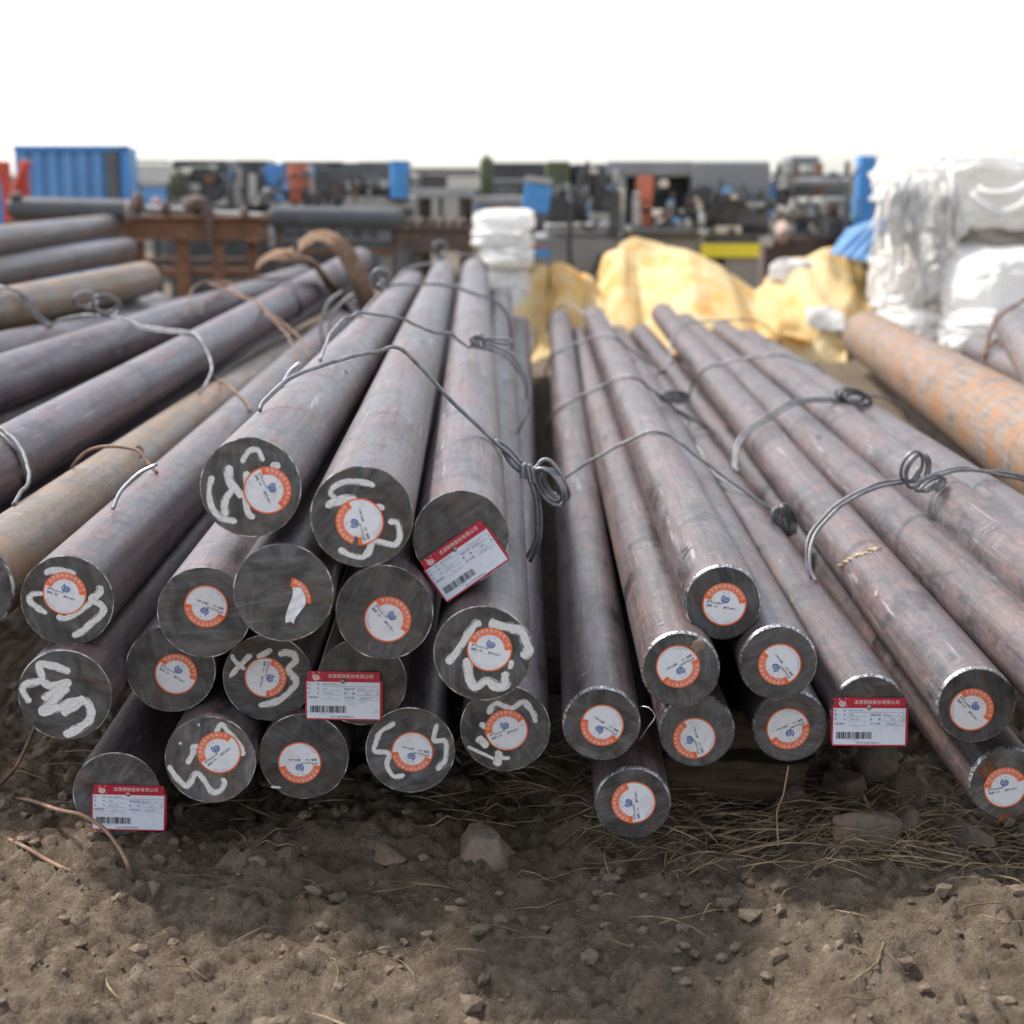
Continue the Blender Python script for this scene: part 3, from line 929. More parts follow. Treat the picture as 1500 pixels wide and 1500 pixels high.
def shaft_smear(px, py, half_len, half_ang, mat):
    best = None; d = raydir(px, py)
    for k, (A, u, L, R) in enumerate(BARS):
        w_ = CAM - A; dp = d - u * d.dot(u); wp = w_ - u * w_.dot(u)
        a = dp.dot(dp); b = 2 * dp.dot(wp); c = wp.dot(wp) - R * R; D = b * b - 4 * a * c
        if D < 0: continue
        t = (-b - math.sqrt(D)) / (2 * a); p = CAM + d * t; s0 = (p - A).dot(u)
        if t > 0 and 0 < s0 < L and (best is None or t < best[0]): best = (t, k, p)
    _, k, p = best
    A, u, L, R = BARS[k]; root = BAR_ROOTS[k]
    q = bar_matrix(A, u).inverted() @ p
    a0 = math.atan2(q.z, q.x); y0 = q.y
    n = 16; vv = []; ff = []
    for j in range(n + 1):
        for i in range(n + 1):
            a = a0 + (i / n * 2 - 1) * half_ang; y = y0 + (j / n * 2 - 1) * half_len
            vv.append((math.cos(a) * (R + .0012), y, math.sin(a) * (R + .0012)))
    for j in range(n):
        for i in range(n): ff.append([j * (n + 1) + i, j * (n + 1) + i + 1, (j + 1) * (n + 1) + i + 1, (j + 1) * (n + 1) + i])
    meshobj('smear', vv, ff, M[mat], root, True)
face_smear('R10', 1450, 1128, .020, .028, 'smear', 20)
face_smear('R10', 1472, 1196, .020, .012, 'smear', -10)
face_smear('R7', 955, 1207, .016, .007, 'smear', -35)
shaft_smear(1449, 773, .055, .55, 'pale_smear')
shaft_smear(1002, 812, .07, .5, 'dark_smear')
shaft_smear(1252, 875, .03, .25, 'pale_smear')
shaft_smear(1285, 870, .03, .22, 'pale_smear')
shaft_smear(870, 985, .012, .5, 'pale_smear')
shaft_smear(980, 912, .02, .5, 'pale_smear')
shaft_smear(890, 510, .10, .5, 'pale_smear')
shaft_smear(890, 640, .12, .5, 'dark_smear')
shaft_smear(610, 500, .14, .5, 'dark_smear')
shaft_smear(505, 545, .05, .3, 'dark_smear')
shaft_smear(1205, 640, .1, .4, 'dark_smear')
M['flake'] = plain('pale_flakes', (.52, .40, .26), .95, 0, .4, 70)
patch_on_shaft('R9', [(1234, 828), (1240, 822), (1247, 818), (1256, 813), (1264, 812), (1272, 810), (1280, 806), (1285, 803)], .004, M['flake'], 'dried_flakes', 4)

# ------------------------------------------------------------------ red and white tags
TW, TH = .108, .0700
def rrect(mb, x0, y0, x1, y1, z, r=.002, th=0):
    pts = []
    for cx, cy, a0 in ((x1 - r, y1 - r, 0), (x0 + r, y1 - r, 90), (x0 + r, y0 + r, 180), (x1 - r, y0 + r, 270)):
        for k in range(5):
            a = math.radians(a0 + 22.5 * k)
            pts.append((cx + r * math.cos(a), cy + r * math.sin(a)))
    n = len(pts)
    if th:
        mb.add([(x, y, z - th) for x, y in pts] + [(x, y, z) for x, y in pts], [[i, (i + 1) % n, n + (i + 1) % n, n + i] for i in range(n)] + [list(range(n - 1, -1, -1)), list(range(n, 2 * n))])
    else:
        mb.add([(x, y, z) for x, y in pts], [list(range(n))])
def q4(mb, x0, y0, x1, y1, z): mb.add([(x0, y0, z), (x1, y0, z), (x1, y1, z), (x0, y1, z)], [[0, 1, 2, 3]])
def keep(mb, name, mat):
    o = mb.build(name, mat); me = o.data; bpy.data.objects.remove(o); return me
mb = MB()
# card outline with its notched shoulders
w2, h2 = TW / 2, TH / 2
outl = [(-w2 + .0015, -h2), (w2 - .0015, -h2), (w2, -h2 + .002), (w2, h2 - .013), (w2 - .0022, h2 - .0115), (w2 - .0022, h2 - .002), (w2 - .0042, h2), (-w2 + .0042, h2), (-w2 + .0022, h2 - .002), (-w2 + .0022, h2 - .0115), (-w2, h2 - .013), (-w2, -h2 + .002)]
n = len(outl)
mb.add([(x, y, -.0005) for x, y in outl] + [(x, y, 0) for x, y in outl], [[i, (i + 1) % n, n + (i + 1) % n, n + i] for i in range(n)] + [list(range(n - 1, -1, -1)), list(range(n, 2 * n))])
ME_CARD = keep(mb, 'red_card', M['tag_red'])
mb = MB(); rrect(mb, -w2 - .0012, -h2 + .006, w2 + .0016, h2 - .013, -.0009, .002, .0004)
ME_BACK = keep(mb, 'backing_card', M['tag_red'])
mb = MB(); q4(mb, -w2 + .0016, -h2 + .0022, w2 - .0022, h2 - .0150, .0003)
ME_WHITE = keep(mb, 'white_panel', M['tag_white'])
mb = MB(); put_text(mb, '凌源钢铁股份有限公司', .0064, .010, h2 - .0068, .0003, 0, 'CENTER', 1.05)
logo_shape(mb, -w2 + .0145, h2 - .0082, .0050, .0003)
for sx in (-.0046, .0046): put_text(mb, '*', .006, -w2 + .0145 + sx, h2 - .0032, .0003)
put_text(mb, '®', .003, -w2 + .0205, h2 - .0118, .0003)
ME_HEAD = keep(mb, 'header_lettering', M['white_ink'])
mb = MB()
y0 = h2 - .0186; dy = .0064
rows = [[('标', -w2 + .0046), ('准:', -w2 + .0180)], [('牌', -w2 + .0046), ('号:', -w2 + .0180), ('规格/长度', .0085)], [('炉', -w2 + .0046), ('号:', -w2 + .0180), ('重', .0020), ('量:', .0145)], [('支数/编号:', -w2 + .0110), ('生产日期:', .0085)]]
for i, r in enumerate(rows):
    for t, x in r: put_text(mb, t, .0036, x, y0 - i * dy, .0006)
for t, x, i in (('m', .0490, 1), ('Kg', .0485, 2)): put_text(mb, t, .0034, x, y0 - i * dy, .0006)
for i, (a, b) in enumerate(((-.032, .050), (-.032, -.004), (-.032, -.004), (-.031, -.004))):
    q4(mb, a, y0 - i * dy - .0026, b, y0 - i * dy - .0023, .0006)
for i in (1, 2, 3): q4(mb, .019, y0 - i * dy - .0026, .050, y0 - i * dy - .0023, .0006)
ME_FORM = keep(mb, 'form_print', M['tag_ink'])
mb = MB()
put_text(mb, 'GB/T 3077-2015', .0030, -.020, y0 + .0002, .0006); put_text(mb, '40Cr', .0030, -.026, y0 - dy + .0002, .0006); put_text(mb, 'Φ130mm', .0030, .026, y0 - dy, .0006); put_text(mb, '6', .003, .041, y0 - dy, .0006)
put_text(mb, 'D3211196', .0030, -.022, y0 - 2 * dy + .0002, .0006); put_text(mb, '2358', .0030, .033, y0 - 2 * dy, .0006)
put_text(mb, '4 /', .0030, -.020, y0 - 3 * dy + .0002, .0006); put_text(mb, '1', .003, -.008, y0 - 3 * dy, .0006); put_text(mb, '20230220甲1', .0028, .032, y0 - 3 * dy, .0006)
ME_DATA2 = keep(mb, 'filled_in_print', M['black_ink'])
mb = MB()
rb = random.Random(11); x = -w2 + .0065
while x < .003:
    w_ = rb.choice((.0004, .0004, .0008, .0012, .0016)); q4(mb, x, -h2 + .0105, x + w_, -h2 + .0205, .0006); x += w_ + rb.choice((.0004, .0006, .0009))
ME_CODE = keep(mb, 'barcode', M['black_ink'])
mb = MB()
put_text(mb, '4 0 1 2 3 1 5 8 2 6', .0019, -.024, -h2 + .0088, .0006, 0, 'CENTER', 1.25)
put_text(mb, '地址:辽宁省凌源市钢铁路3号', .0026, -.002, -h2 + .0046, .0006)
ME_FOOT = keep(mb, 'footer_print', M['black_ink'])
bm = bmesh.new(); bmesh.ops.create_uvsphere(bm, u_segments=14, v_segments=8, radius=.0036)
for v in bm.verts: v.co.z = max(v.co.z * .7, -.0005)
mb = MB(); mb.bm(bm, True, Matrix.Translation((-.001, h2 - .0136, .0007))); mb.cyl((-.001, h2 - .0136, .0006), (-.001, h2 - .0136, -.0060), .0012, n=8)
ME_PIN = keep(mb, 'pin', M['pin'])
def make_tag(key, px, py, ang, lift, label, sc=1.0, tilt=-5, roll=0):
    m = ROOT[key].matrix_world
    q = on_face(key, px, py, lift)
    root = empty('product_tag')
    root.matrix_world = m @ face_local(q, ang) @ Matrix.Translation((0, h2 * .6, 0)) @ Matrix.Rotation(math.radians(tilt), 4, 'X') @ Matrix.Rotation(math.radians(roll), 4, 'Y') @ Matrix.Translation((0, -h2 * .6, 0)) @ Matrix.Scale(sc, 4)
    tag(root, label, 'tag', 'red and white tags pinned to bar ends')
    for nm, me in (('red_card', ME_CARD), ('backing_card', ME_BACK), ('white_panel', ME_WHITE), ('header_lettering', ME_HEAD), ('form_print', ME_FORM), ('filled_in_print', ME_DATA2), ('barcode', ME_CODE), ('footer_print', ME_FOOT), ('pin', ME_PIN)):
        link_mesh(nm, me, root)
make_tag('C', 680, 820, -34.8, .006, 'tilted red and white tag pinned high on left bundle', .96, -4, 3)
make_tag('11', 504, 1017, .8, .006, 'level red and white tag pinned in the middle of left bundle', 1.01, -6, -3)
make_tag('3', 190, 1181, 3.0, .006, 'red and white tag pinned to the lowest left bar near the dirt', 1.0, -3, 3)
make_tag('R8', 1272, 1055, .4, .006, 'red and white tag pinned to the right bundle', 1.0, -7, 2)

# ------------------------------------------------------------------ tie wires
def wpts(pl, rw):
    zs = []; ns = []; free = []
    for p in pl:
        h = hit_bars(p[0], p[1])
        if len(p) > 2 and p[2] != 'i': zs.append(p[2]); ns.append(Vector((0, -.3, 1)).normalized()); free.append(0)
        elif h is None or (len(p) > 2): zs.append(None); ns.append(Vector((0, -.3, 1)).normalized()); free.append(1)
        else: zs.append(h[0]); ns.append(h[1]); free.append(0)
    kn = [i for i, z in enumerate(zs) if z is not None]
    if not kn:
        for rr in range(2, 80, 3):
            hs = [hit_bars(pl[0][0] + rr * math.cos(a), pl[0][1] + rr * math.sin(a)) for a in (0, .8, 1.6, 2.4, 3.1, 3.9, 4.7, 5.5)]
            hs = [h for h in hs if h]
            if hs: zs[0] = hs[0][0]; kn = [0]; break
    for i in range(len(zs)):
        if zs[i] is None:
            a = max([k for k in kn if k < i], default=None); b = min([k for k in kn if k > i], default=None)
            if a is None: zs[i] = zs[b]
            elif b is None: zs[i] = zs[a]
            else: zs[i] = zs[a] + (zs[b] - zs[a]) * (i - a) / (b - a)
    for _ in range(60):
        for i in range(1, len(zs) - 1):
            a, b = pl[i - 1], pl[i + 1]
            d1 = math.hypot(pl[i][0] - a[0], pl[i][1] - a[1]); d2 = math.hypot(pl[i][0] - b[0], pl[i][1] - b[1])
            m = (zs[i - 1] * d2 + zs[i + 1] * d1) / max(1e-6, d1 + d2)
            if zs[i] > m: zs[i] = m
    return [W(p[0], p[1], z) + n * rw for p, z, n in zip(pl, zs, ns)], zs
def loops(cx, cy, z, rx, ry, rot, turns, spread, depth, seed, n=26, shrink=0.0):
    """a hank of wire: turns of an ellipse (pixels about cx,cy at distance z) that wander and lean in depth"""
    rnd = random.Random(seed); pts = []
    a = math.radians(rot)
    total = int(turns * n)
    for i in range(total + 1):
        t = i / n * 2 * math.pi
        k = i / total
        f = (1 - shrink * k) * (1 + .13 * math.sin(t * .41 + seed) + .06 * math.sin(t * .73 + seed * 2))
        ex, ey = rx * f * math.cos(t), ry * f * math.sin(t)
        ex += spread[0] * (k - .5); ey += spread[1] * (k - .5)
        x = cx + ex * math.cos(a) - ey * math.sin(a); y = cy + ex * math.sin(a) + ey * math.cos(a)
        pts.append(W(x, y, z + depth * math.sin(t + .6 + k) + .03 * (k - .5)))
    return pts
def push_out(p, rw):
    for _ in range(2):
        for (A, u, L, R) in BARS:
            t = (p - A).dot(u)
            if 0 < t < L:
                d = p - (A + u * t)
                if 1e-6 < d.length < R + rw: p = A + u * t + d.normalized() * (R + rw)
    return p
GW = 'steel wires tying the bundles'
def tie(label, strands, coils=(), rw=.0034, mat='wire', group=GW, name='tie_wire'):
    root = None; allz = []
    objs = []
    for s in strands:
        pts, zs = wpts(s, rw)
        mb = MB(); mb.tube([push_out(q + mnoise.noise_vector(q * 22) * rw * .55 + mnoise.noise_vector(q * 7) * rw * .6, rw) for q in catmull(pts, .006)], rw, 8); objs.append(('strand', mb))
    for c in coils:
        mb = MB(); mb.tube([push_out(q, rw) for q in c], rw, 8); objs.append(('coil', mb))
    p0 = objs[0][1].v[len(objs[0][1].v) // 2].copy()
    root = empty(name, p0)
    tag(root, label, 'wire', group)
    for nm, mb in objs:
        mb.v = [v - p0 for v in mb.v]
        mb.build(nm, M[mat], root)
    return root
def sh(pl, dx, dy):
    return [(p[0] + dx * math.sin(i * 1.7 + .5), p[1] + dy * (0.6 + .4 * math.sin(i * .9))) + tuple(p[2:]) for i, p in enumerate(pl)]

w1 = [(383, 604), (388, 592), (398, 577), (424, 559), (452, 547), (481, 536), (520, 524, 'i'), (554, 517, 'i'), (574, 510), (588, 515), (604, 531), (640, 567, 'i'), (676, 604), (705, 632), (722, 648), (745, 668, 'i'), (766, 690, 'i')]
_, z1 = wpts(w1, .003)
zc1 = z1[-1]
w1d = [(771, 688, zc1), (775, 705, zc1 - .005), (781, 725, zc1), (786, 750, zc1 + .02), (788, 775, zc1 + .03), (784, 797, zc1 + .05), (772, 818, zc1 + .06)]
w1e = [(775, 687, zc1), (779, 706, zc1 + .008), (787, 728, zc1 + .015), (792, 752, zc1 + .03), (793, 776, zc1 + .04), (789, 800, zc1 + .06), (776, 824, zc1 + .08)]
c1 = loops(809, 711, zc1 + .01, 31, 14.5, 56, 5.2, (6, -13), .016, 2, shrink=.28)
kn1 = [W(x, y, zc1 - .012) for x, y in ((764, 700), (767, 684), (770, 680), (773, 688), (777, 708))]
kn2 = [W(x, y, zc1 - .010) for x, y in ((771, 702), (773, 686), (777, 682), (780, 692), (782, 708))]
kn3 = [W(x, y, zc1 - .004) for x, y in ((777, 690), (786, 684), (792, 676), (800, 673), (810, 679), (822, 696))]
tie('bright front wire over left bundle twisted to a flat spiral beside the gap', [w1, w1d, w1e, [(722, 648), (735, 652, 'i'), (748, 661, 'i'), (764, 681, zc1)], [(736, 662, zc1 + .005), (748, 682, zc1), (764, 695, zc1)]], [c1, catmull(kn1, .002), catmull(kn2, .002), catmull(kn3, .002)])
w2 = [(470, 530), (478, 508), (484, 490), (500, 472), (516, 464), (530, 461), (560, 464), (590, 470, 'i'), (612, 480), (636, 489), (660, 491, 'i'), (672, 500), (686, 509), (710, 507), (730, 512), (746, 522), (762, 540, 'i'), (774, 560, 'i'), (777, 580, 'i'), (774, 600), (758, 636)]
_, z2 = wpts(w2, .003); zk = z2[12]
tie('second wire over left bundle with a flat doubled knot on the top bar', [w2, [(686, 509), (705, 510), (728, 516), (744, 527), (759, 545, 'i'), (770, 565, 'i'), (772, 585, 'i')]],
    [catmull([W(x, y, zk - .03) for x, y in ((684, 510), (694, 500), (702, 490), (707, 492), (700, 500), (712, 496), (745, 497), (748, 501), (740, 504), (708, 500), (690, 507))], .003),
     loops(699, 500, zk - .03, 9, 7, 20, 2.2, (3, 1), .012, 5)], rw=.0034)
w3 = [(528, 466), (540, 446), (560, 428), (570, 421), (590, 418), (620, 418, 'i'), (646, 419), (670, 423, 'i'), (690, 431), (712, 436), (726, 442), (738, 454, 'i'), (745, 472), (748, 500), (749, 514)]
_, z3 = wpts(w3, .003)
tie('third wire over left bundle with a round bright hank standing at its left', [w3], [loops(557, 409, z3[2] - .05, 9, 13.5, 15, 5.4, (11, 3), .03, 9)], rw=.0046)
w4 = [(572, 424), (586, 404), (604, 393), (630, 387, 'i'), (650, 379), (670, 375, 'i'), (688, 375), (704, 380), (714, 396)]
_, z4 = wpts(w4, .003)
tie('farthest wire over left bundle with a small round hank above it', [w4], [loops(645, 364, z4[4] - .05, 9.5, 10, 0, 4, (4, 2), .03, 14)], rw=.0046)
tie('two loose wire tails arching left of the left bundle', [[(471, 508), (471, 475, 'i'), (480, 447, 'i'), (502, 428, 'i')], [(480, 500), (486, 466, 'i'), (500, 446, 'i'), (518, 432, 'i')]], rw=.0046)
tie('short bright wire end sticking up beside the front wire of left bundle', [[(412, 570), (416, 560, 'i'), (424, 546, 'i'), (440, 533, 'i')]], mat='wire_b', rw=.0036)
tie('single bright wire end rising above the leftmost upper bar', [[(165, 750), (178, 722, 'i'), (203, 697, 'i'), (231, 682, 'i')]], mat='wire_b', rw=.0032)

v1 = [(832, 699), (858, 681), (882, 668, 'i'), (900, 658), (930, 643, 'i'), (954, 634), (968, 635), (986, 643), (1010, 662, 'i'), (1040, 684, 'i'), (1050, 692), (1080, 714), (1110, 735), (1128, 746, 3.60), (1140, 751, 3.54)]
ze = 3.53
tie('front wire over right bundle ending in a tight upright bunch of strands', [[(818, 722), (824, 708)] + v1, sh(v1[8:], 1, 6)],
    [loops(1147, 764, ze - .02, 6.5, 21, -16, 5.2, (19, 2), .014, 21)])
v2 = [(803, 636), (804, 622), (810, 612), (824, 598), (850, 582, 'i'), (876, 570, 'i'), (904, 556), (916, 553), (932, 556), (950, 568, 'i'), (968, 582, 'i'), (986, 598), (1010, 612), (1034, 628)]
_, zv = wpts(v2, .003)
tie('second wire over right bundle with a bright flattened knot', [v2, [(960, 578, 'i'), (975, 590), (990, 602), (1012, 618)]], [loops(988, 581, zv[10] - .05, 19, 5.5, -4, 4.3, (6, 10), .02, 33)], rw=.0037)
v3 = [(798, 560), (800, 544), (806, 530), (820, 516), (844, 504, 'i'), (866, 496, 'i'), (890, 494), (904, 498), (924, 514, 'i'), (945, 528), (966, 544)]
_, zv = wpts(v3, .003)
tie('third wire over right bundle with a dark bunched knot in the shade', [v3], [loops(976, 553, zv[-1] - .05, 11, 7, 30, 4.4, (8, 7), .02, 41)], rw=.0042)
tie('farthest thin wire bowed over the tip of the leftmost slim bar', [[(800, 490), (806, 468), (818, 453), (830, 446), (844, 452, 'i'), (860, 462), (884, 464), (896, 480)]], rw=.0042)
u1 = [(1188, 850), (1184, 827), (1183, 800), (1194, 776), (1218, 749), (1245, 728), (1284, 711, 'i'), (1322, 703), (1350, 701), (1380, 692, 'i'), (1404, 686, 'i'), (1440, 687), (1470, 690), (1500, 698), (1530, 712)]
_, zu = wpts(u1, .003)
tie('doubled wire over right of right bundle with two big upright loops', [u1, [(p[0] + 7 - 7 * min(1, i / 6), p[1] + 5) + tuple(p[2:]) for i, p in enumerate(u1)]],
    [loops(1341, 686, zu[8] - .05, 13, 24, 22, 3.3, (20, 4), .03, 52), loops(1364, 708, zu[8] - .05, 20, 8, -28, 2.3, (8, 12), .02, 57)], rw=.0034)
u2 = [(1077, 690), (1077, 677), (1081, 650), (1095, 632), (1125, 611, 'i'), (1155, 593, 'i'), (1185, 586), (1224, 585), (1251, 586), (1278, 581, 'i'), (1305, 588), (1323, 600), (1330, 614)]
_, zu = wpts(u2, .003)
tie('doubled middle wire over right of right bundle with a flat rolled hank', [u2, [(p[0] + 4, p[1] + 4) + tuple(p[2:]) for p in u2[:9]]],
    [loops(1252, 582, zu[8] - .05, 19, 9, 8, 5.3, (16, 9), .03, 63)], rw=.0038)
tie('thin wire over right of right bundle beyond the rolled hank', [[(1012, 590), (1012, 576), (1016, 558), (1030, 544), (1050, 536, 'i'), (1080, 529, 'i'), (1110, 524), (1146, 522), (1170, 530), (1194, 537), (1208, 548)]], rw=.0040)
tie('farthest wire over right of right bundle in front of the yellow tarp', [[(982, 536), (984, 504), (992, 486), (1008, 476), (1028, 473, 'i'), (1050, 471, 'i'), (1089, 470, 'i'), (1110, 472, 'i'), (1128, 485), (1146, 505)]], rw=.0042)

t1 = [(68, 484), (76, 478), (90, 470), (120, 463), (144, 464), (166, 466), (190, 472), (210, 480, 'i'), (240, 484, 'i'), (276, 488), (291, 497), (302, 517), (310, 543), (302, 565), (290, 578)]
_, zt = wpts(t1, .003)
tie('pale wire across left rear bundle with two flat bright loops', [t1, sh(t1[6:12], 1, 4)], [loops(124, 439, zt[3] - .06, 17, 11, -8, 2.3, (2, 3), .05, 71), loops(155, 447, zt[4] - .06, 20, 13, 14, 2.6, (4, 3), .05, 74)], rw=.0036)
tie('slack wire hanging over the brownish far left bar', [[(-4, 421), (0, 422), (24, 428), (38, 440), (46, 458), (58, 470), (74, 480)], [(30, 430), (46, 445), (55, 462), (76, 479)]], rw=.0042)
tie('brown twine tangle on the bar under the wire loops', [[(268, 466), (277, 437), (287, 420), (307, 413), (340, 413), (393, 413, 'i'), (424, 411)], [(292, 462), (296, 447), (312, 437), (330, 437), (345, 425), (335, 416), (310, 417)]], rw=.0034, mat='wire_r')
tie('brown doubled twine running down over the ragged purple bar', [[(305, 416), (347, 430), (383, 453), (417, 477), (440, 497, 'i'), (453, 527)], [(318, 418), (352, 436), (385, 458), (412, 482), (428, 506, 'i'), (436, 530)]], rw=.0034, mat='wire_r')
tie('doubled hoop round the purple bar at the left picture edge', [[(-4, 627), (8, 634), (22, 648), (35, 672), (40, 700), (33, 724), (20, 742)], [(-6, 634), (4, 641), (16, 655), (28, 678), (33, 702), (27, 726)]], rw=.0036, mat='wire_d')
tie('hoop round the purple bar close to the brown rag', [[(414, 420), (424, 418), (433, 428), (438, 444), (437, 460)]], rw=.0055)
tie('thin brown hoop round the grey brown bar beyond the gap', [[(296, 558), (308, 558), (330, 564), (350, 580), (366, 603)]], rw=.0036, mat='wire_r')
tie('rusty hoop with twisted end on the grey brown bar', [[(106, 688), (112, 678), (133, 661), (167, 656), (200, 662), (214, 680), (230, 697)], [(196, 662, 'i'), (204, 655, 'i'), (210, 664, 'i'), (203, 676, 'i')]], rw=.0032, mat='wire_r')
tie('rusty band tying the two grey bars at the right edge', [[(1502, 440), (1470, 462), (1456, 480), (1448, 505), (1444, 522)], [(1462, 500, 'i'), (1450, 512), (1444, 526)]], rw=.006, mat='wire_r')
tie('thin bright wire end poking from under the leftmost slim bar', [[(936, 1036, 2.32), (950, 1037, 2.31), (960, 1050, 2.3), (951, 1064, 2.3), (936, 1086, 2.31)]], rw=.0009, mat='wire_b')

# ------------------------------------------------------------------ brown rag on the ragged bar
def strip(name, label, pl, wpx, mat, cat, zoff=-.03, sag=.3, seed=1, parent=None):
    pts, zs = wpts(pl, .006)
    path = catmull(pts, .03)
    mb = MB(); vv = []; ff = []; nn = 9
    zc = sum(zs) / len(zs); w = wpx / FPX * zc
    m = len(path)
    for i, p in enumerate(path):
        t = (path[min(i + 1, m - 1)] - path[max(i - 1, 0)]).normalized()
        side = t.cross(Vector((0, -.6, .8))).normalized()
        for j in range(nn):
            s_ = j / (nn - 1) - .5
            k = .022 * mnoise.noise(Vector((i * .23, s_ * 3.2, seed))) + .010 * mnoise.noise(Vector((i * .8, s_ * 8, seed)))
            ww = w * (1 + .25 * mnoise.noise(Vector((i * .2, seed * 3, 0))))
            vv.append(p + side * s_ * ww + Vector((0, -.5, .85)) * (k + .012 * math.cos(s_ * math.pi)))
    for i in range(m - 1):
        for j in range(nn - 1):
            ff.append([i * nn + j, i * nn + j + 1, (i + 1) * nn + j + 1, (i + 1) * nn + j])
    mb.add(vv, ff, True)
    o = mb.build(name, mat, parent)
    md = o.modifiers.new('thick', 'SOLIDIFY'); md.thickness = .005
    if not parent: tag(o, label, cat)
    return o
M['rag'] = plain('brown_burlap', (.25, .155, .098), .95, 0, .35, 30, (.14, .085, .052), .5)
strip('burlap_rag', 'brown burlap strip slung across the end of the ragged bar', [(376, 402, 6.6), (379, 388, 6.6), (398, 376, 6.5), (428, 375, 6.4), (456, 386), (476, 406, 7.0), (493, 431, 7.0), (511, 456, 7.0), (520, 480, 7.0)], 31, M['rag'], 'rag', seed=2)
strip('burlap_rag', 'second brown burlap strip, arched up behind the first one', [(437, 366, 7.4), (455, 352, 7.4), (474, 347, 7.4), (494, 357, 7.3), (508, 374, 7.7), (517, 392, 7.6), (530, 416, 7.5), (538, 446, 7.4), (542, 472, 7.4)], 28, M['rag'], 'rag', seed=5)

# ------------------------------------------------------------------ timber, rocks, rubble, straw
def mat_wood():
    g = G('old_timber')
    c = g.co((.12, 1, 1), rand=True)
    n1 = g.noise(c, 60, 8, .7, .8); n2 = g.noise(g.co(), 9, 5, .6)
    col = g.ramp(n1, [(0.3, (.030, .021, .014)), (0.5, (.085, .060, .039)), (0.7, (.15, .108, .072))])
    col = g.mix(g.ramp(n2, [(0.45, 0.0), (0.65, .5)]), col, (.12, .095, .07))
    return g.fin(col, .9, 0, g.bump(n1, .9, .006), .2)
M['wood'] = mat_wood()
def timber(label, x0, x1, y0, y1, z0, z1, seed, rz=0.0):
    bm = bmesh.new(); bmesh.ops.create_cube(bm, size=1)
    bmesh.ops.subdivide_edges(bm, edges=bm.edges[:], cuts=9, use_grid_fill=True)
    c = Vector(((x0 + x1) / 2, (y0 + y1) / 2, z0))
    for v in bm.verts:
        p = Vector((v.co.x * (x1 - x0), v.co.y * (y1 - y0), (v.co.z + .5) * (z1 - z0)))
        k = mnoise.noise(Vector((p.x * 6, p.y * 30, p.z * 40)) + Vector((seed, 0, 0)))
        k2 = mnoise.noise(Vector((p.x * 40, p.y * 40, p.z * 40)) + Vector((seed, 5, 0)))
        end = abs(v.co.x) * 2
        f = 1 - .12 * max(0, abs(v.co.y) * 2 + abs(v.co.z) * 2 - 1.6)
        p = Vector((p.x + (.025 * k2 if end > .95 else 0), p.y * f + .014 * k + .006 * k2, p.z + .009 * k + .004 * k2))
        v.co = p
    mb = MB(); mb.bm(bm, True)
    o = mb.build('timber', M['wood']); o.location = c; o.rotation_euler.z = rz
    tag(o, label, 'timber', 'old timbers under the bundles'); return o
timber('old split timber on the dirt under the front of the right bundle', .236, .455, 2.44, 2.53, -.014, .058, 1, -.04)
timber('dark knotty timber laid upon the split one under the right bundle', .236, .47, 2.50, 2.61, .060, .128, 4, .02)
timber('dark timber block under the red tag of the right bundle', .52, .70, 2.95, 3.10, -.02, .09, 9, .12)
timber('long dark timber in the shadow beneath the left bundle', -.75, .12, 2.98, 3.12, -.02, .068, 14, .02)

def mat_rock(name, a, b, red=None):
    g = G(name)
    n1 = g.noise(g.co(), 18, 8, .65); n2 = g.noise(g.co(), 110, 5, .7)
    col = g.ramp(n1, [(0.3, a), (0.68, b)])
    if red: col = g.mix(g.ramp(g.noise(g.co(), 9, 4, .6), [(0.5, 0.0), (0.64, .7)]), col, red)
    col = g.mix(g.ramp(n2, [(0.36, .4), (0.5, 0.0)]), col, tuple(x * .5 for x in a))
    return g.fin(col, .95, 0, g.bump(g.math('ADD', n1, n2), .6, .006), .2)
M['rock'] = mat_rock('pale_stone', (.16, .122, .092), (.29, .235, .185), (.24, .155, .105))
M['rock_d'] = mat_rock('dark_stone', (.105, .08, .065), (.20, .16, .13), (.16, .085, .06))
def rock(label, pos, size, seed, mat, rot=(0, 0, 0), group='stones in front of the bundles', cuts=7):
    rnd = random.Random(seed)
    bm = bmesh.new(); bmesh.ops.create_icosphere(bm, subdivisions=4, radius=1)
    pl = []
    for k in range(cuts):
        v = Vector((rnd.gauss(0, 1), rnd.gauss(0, 1), rnd.gauss(0, 1))).normalized()
        pl.append((v, rnd.uniform(.42, .78)))
    for v in bm.verts:
        p = v.co.copy()
        for nrm, d in pl:
            e = p.dot(nrm) - d
            if e > 0: p -= nrm * e
        p *= 1 + .05 * mnoise.noise(p * 3 + Vector((seed, 0, 0))) + .03 * mnoise.noise(p * 9 + Vector((0, seed, 0)))
        v.co = Vector((p.x * size[0], p.y * size[1], p.z * size[2]))
    mb = MB(); mb.bm(bm, True)
    o = mb.build('rock', mat); o.location = pos; o.rotation_euler = rot
    tag(o, label, 'rock', group); return o
def on_ground(px, py):
    d = raydir(px, py); t = .5
    while t < 60:
        p = CAM + d * t
        if p.z < gz(p.x, p.y): return p
        t += .01
    return p
p = on_ground(716, 1262)
